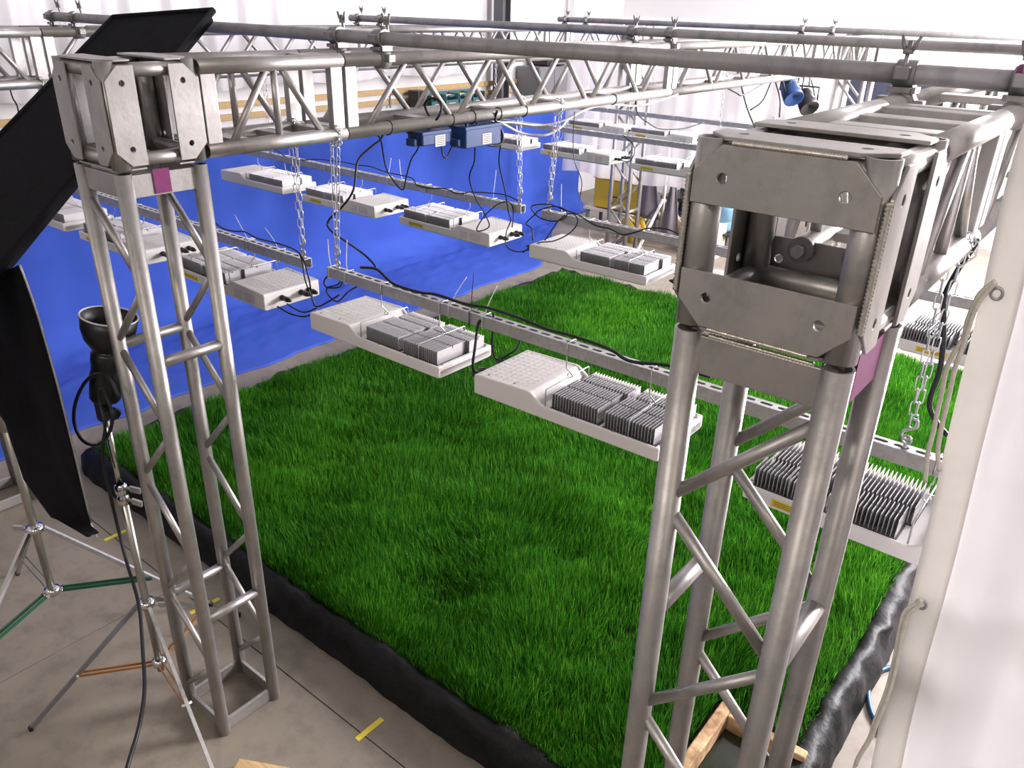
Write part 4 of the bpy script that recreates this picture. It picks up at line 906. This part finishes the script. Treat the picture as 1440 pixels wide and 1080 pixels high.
# yellow case, bench, tools, flags stand, carton
yc = thing('tool_case', 'yellow plastic tool case behind the far tower', 'tool case', (-3.15, 8.35, 0.30))
MB().box((0, 0, 0.21), (0.75, 0.34, 0.40)).build('body', 'case', yc, 0.02); MB().box((0, 0, 0.42), (0.77, 0.36, 0.03)).build('lid', 'case', yc, 0.008); MB().path([(-0.1, -0.19, 0.2), (-0.1, -0.22, 0.2), (0.1, -0.22, 0.2), (0.1, -0.19, 0.2)], 0.01, 6).build('handle', 'black', yc)
bn = thing('low_bench', 'low pale bench carrying the yellow tool case', 'bench', (-3.15, 8.35, 0)); MB().box((0, 0, 0.28), (1.0, 0.45, 0.03)).build('top', 'beige', bn)
for a in (-0.45, 0.45):
    for b in (-0.18, 0.18): MB().box((a, b, 0.132), (0.04, 0.04, 0.265)).build('leg', 'grey', bn)
wb = thing('workbench', 'black workbench with tools behind the flag stand', 'workbench', (-1.9, 8.9, 0))
MB().box((0, 0, 0.50), (1.6, 0.6, 0.05)).build('top', 'black', wb, 0.004); MB().box((0, 0.28, 0.82), (1.6, 0.03, 0.62)).build('back_panel', 'black', wb); MB().box((0, 0, 0.22), (1.55, 0.55, 0.03)).build('shelf', 'black', wb)
for a in (-0.77, 0.77):
    for b in (-0.27, 0.27): MB().box((a, b, 0.24), (0.04, 0.04, 0.475)).build('leg', 'black', wb)
dr = thing('power_drill', 'red cordless drill lying on the black workbench', 'drill', (-2.15, 8.72, 0.525), 0.3)
MB().lathe([(0, -0.11), (0.03, -0.10), (0.035, 0.0), (0.028, 0.06), (0.012, 0.10), (0, 0.11)], (0, 0, 0.036), 12, (1, 0, 0)).build('body', 'red', dr); MB().box((-0.05, -0.08, 0.025), (0.045, 0.14, 0.04), Matrix.Rotation(0.2, 3, 'Z')).build('grip', 'black', dr, 0.008); MB().box((-0.06, -0.16, 0.03), (0.09, 0.06, 0.055)).build('battery', 'red', dr, 0.006)
sbox('red_tray', 'flat red tray on top of the black workbench back', 'tray', (-1.6, 8.85, 0.55), (0.35, 0.18, 0.04), 'red', 0.01)
nb_ = thing('vise', 'grey bench vise at the right of the black workbench', 'vise', (-1.75, 8.75, 0.525)); MB().box((0, 0, 0.03), (0.16, 0.12, 0.06)).build('base', 'grey', nb_, 0.008); MB().box((-0.05, 0, 0.10), (0.04, 0.16, 0.09)).build('jaw', 'zinc', nb_, 0.006); MB().box((0.05, 0, 0.10), (0.05, 0.16, 0.09)).build('jaw', 'zinc', nb_, 0.006)
fs_ = thing('flag_stand', 'white tripod stand with grey cloth flags behind the third row', 'light stand', (-2.36, 8.05, 0))
MB().tube((0, 0, 0.1), (0, 0, 1.5), 0.022, 12).build('column', 'white', fs_)
for k in range(3):
    a_ = 0.5+k*2*PI/3; MB().bar((0, 0, 0.62), (0.55*math.cos(a_), 0.55*math.sin(a_), 0.012), 0.03, 0.022).build('leg', 'white', fs_)
for s, w_ in ((-1, 0.30), (1, 0.26)):
    t = thing('cloth_flag', 'grey cloth flag hanging %s the white tripod column' % ('left of' if s < 0 else 'right of'), 'flag', (-2.36+s*0.17, 7.95, 0.1 if s > 0 else 0.35), group='grey cloth flags')
    MB().grid(lambda u, v: (s*(u-0.5)*w_*(1.3-v), 0.03*math.sin(u*9), v*0.72), 12, 8).build('cloth', 'flag', t).modifiers.new('thickness', 'SOLIDIFY').thickness = 0.006
    MB().tube((-w_*0.4, 0, 0.74), (w_*0.4, 0, 0.74), 0.01, 8).build('rod', 'zinc', t)
ct = thing('carton', 'beige cardboard carton right of the flag stand', 'carton', (-1.72, 8.05, 0)); MB().box((0, 0, 0.20), (0.42, 0.32, 0.40)).build('body', 'beige', ct, 0.004)
for s in (-1, 1): MB().box((0, s*0.085, 0.405), (0.42, 0.15, 0.006), Matrix.Rotation(s*0.15, 3, 'X')).build('flap', 'beige', ct)
for k, (x, y) in enumerate([(-2.72, 7.95), (-2.2, 8.42)]):
    t = thing('cable_drum', 'orange yellow cable drum on the floor by the flag stand, %s' % ['left one', 'right one'][k], 'cable drum', (x, y, 0), group='cable drums')
    for s in (-1, 1): MB().lathe([(0, s*0.08), (0.17, s*0.08), (0.17, s*0.065), (0, s*0.065)], (0, 0, 0.171), 20, (0.3, 1, 0)).build('flange', 'case', t)
    MB().lathe([(0.12, -0.065), (0.13, 0), (0.12, 0.065)], (0, 0, 0.171), 20, (0.3, 1, 0)).build('winding', 'orange', t)
bp = at(1016, 330, Y=8.3); tb = thing('water_bottle', 'blue water cooler bottle seen through the nearest corner block', 'bottle', (bp.x, 8.3, 0.30))
MB().lathe([(0, 0), (0.125, 0.005), (0.135, 0.03), (0.135, 0.12), (0.128, 0.13), (0.135, 0.14), (0.135, 0.28), (0.10, 0.34), (0.04, 0.37), (0.035, 0.42), (0, 0.42)], (0, 0, 0), 20).build('bottle_body', 'bottle', tb); MB().lathe([(0.037, 0.41), (0.04, 0.415), (0.04, 0.445), (0, 0.445)], (0, 0, 0), 14).build('cap', 'white', tb)
st_ = thing('low_stool', 'dark low stool under the blue water bottle', 'stool', (bp.x, 8.3, 0)); MB().box((0, 0, 0.285), (0.4, 0.4, 0.03)).build('seat', 'black', st_)
for a in (-0.16, 0.16):
    for b in (-0.16, 0.16): MB().box((a, b, 0.135), (0.03, 0.03, 0.27)).build('leg', 'grey', st_)
# dark navy screen, lamp heads, grey cases behind the far tower
pa, pb = at(1168, 150, Y=9.4), at(1322, 150, Y=9.4)
ns = thing('navy_screen', 'big dark navy screen standing behind the far middle tower', 'screen', ((pa.x+pb.x)/2, 9.4, 0)); W_ = pb.x-pa.x
MB().box((0, 0, 1.30), (W_, 0.05, 2.0)).build('panel', 'navy', ns, 0.01); MB().box((0, -0.03, 1.30), (W_+0.06, 0.02, 2.06)).build('frame', 'black', ns)
MB().box((0, -0.045, 1.30), (W_-0.02, 0.012, 1.96)).build('face', 'navy', ns)
for s in (-1, 1): MB().bar((s*W_*0.35, 0, 0.32), (s*W_*0.35, 0.02, 0.02), 0.05, 0.04, (1, 0, 0)).build('foot', 'black', ns); MB().box((s*W_*0.35, 0, 0.015), (0.06, 0.6, 0.03)).build('foot_bar', 'black', ns)
def par(px, py, y, m, label, s=1.0):
    p = at(px, py, Y=y); t = thing('lamp_head', label, 'lamp', p, group='far lamp heads')
    MB().lathe([(0, -0.10*s), (0.07*s, -0.10*s), (0.085*s, 0), (0.09*s, 0.10*s), (0.085*s, 0.10*s), (0, 0.06*s)], (0, 0, 0), 14, (0.6, -0.5, -0.6)).build('can', m, t)
    MB().path([(-0.10*s, 0, 0), (-0.10*s, 0, 0.13*s), (0.10*s, 0, 0.13*s), (0.10*s, 0, 0)], 0.008, 6).build('yoke', 'black', t)
    MB().tube((0, 0, 0.13*s), (0, 0, BZ-p.z+0.01 if BZ-p.z > 0.14*s else 0.16*s), 0.008, 8).build('spigot', 'grey', t)
par(1112, 128, 5.15, 'boxblue', 'blue lamp head hanging near the far middle tower', 0.85); par(1134, 142, 5.5, 'black', 'black lamp head right below the blue lamp', 0.85)
for k, (px, w, h) in enumerate(((1040, 0.26, 1.50), (1072, 0.34, 1.55), (1106, 0.36, 1.55))):
    p = at(px, 165, Y=9.9); t = thing('equipment_rack', ['white', 'grey', 'dark grey'][k]+' equipment rack at the far end, '+['leftmost', 'middle', 'rightmost'][k]+' of three', 'rack', (p.x, 9.9, 0), group='equipment racks')
    MB().box((0, 0, h/2), (w, 0.5, h)).build('body', ['white', 'grey', 'column'][k], t, 0.01)
    for j in range(5): MB().box((0, -0.256, 0.3+j*0.26), (w*0.86, 0.012, 0.2)).build('panel', ['grey', 'column', 'grey'][k], t, 0.003)
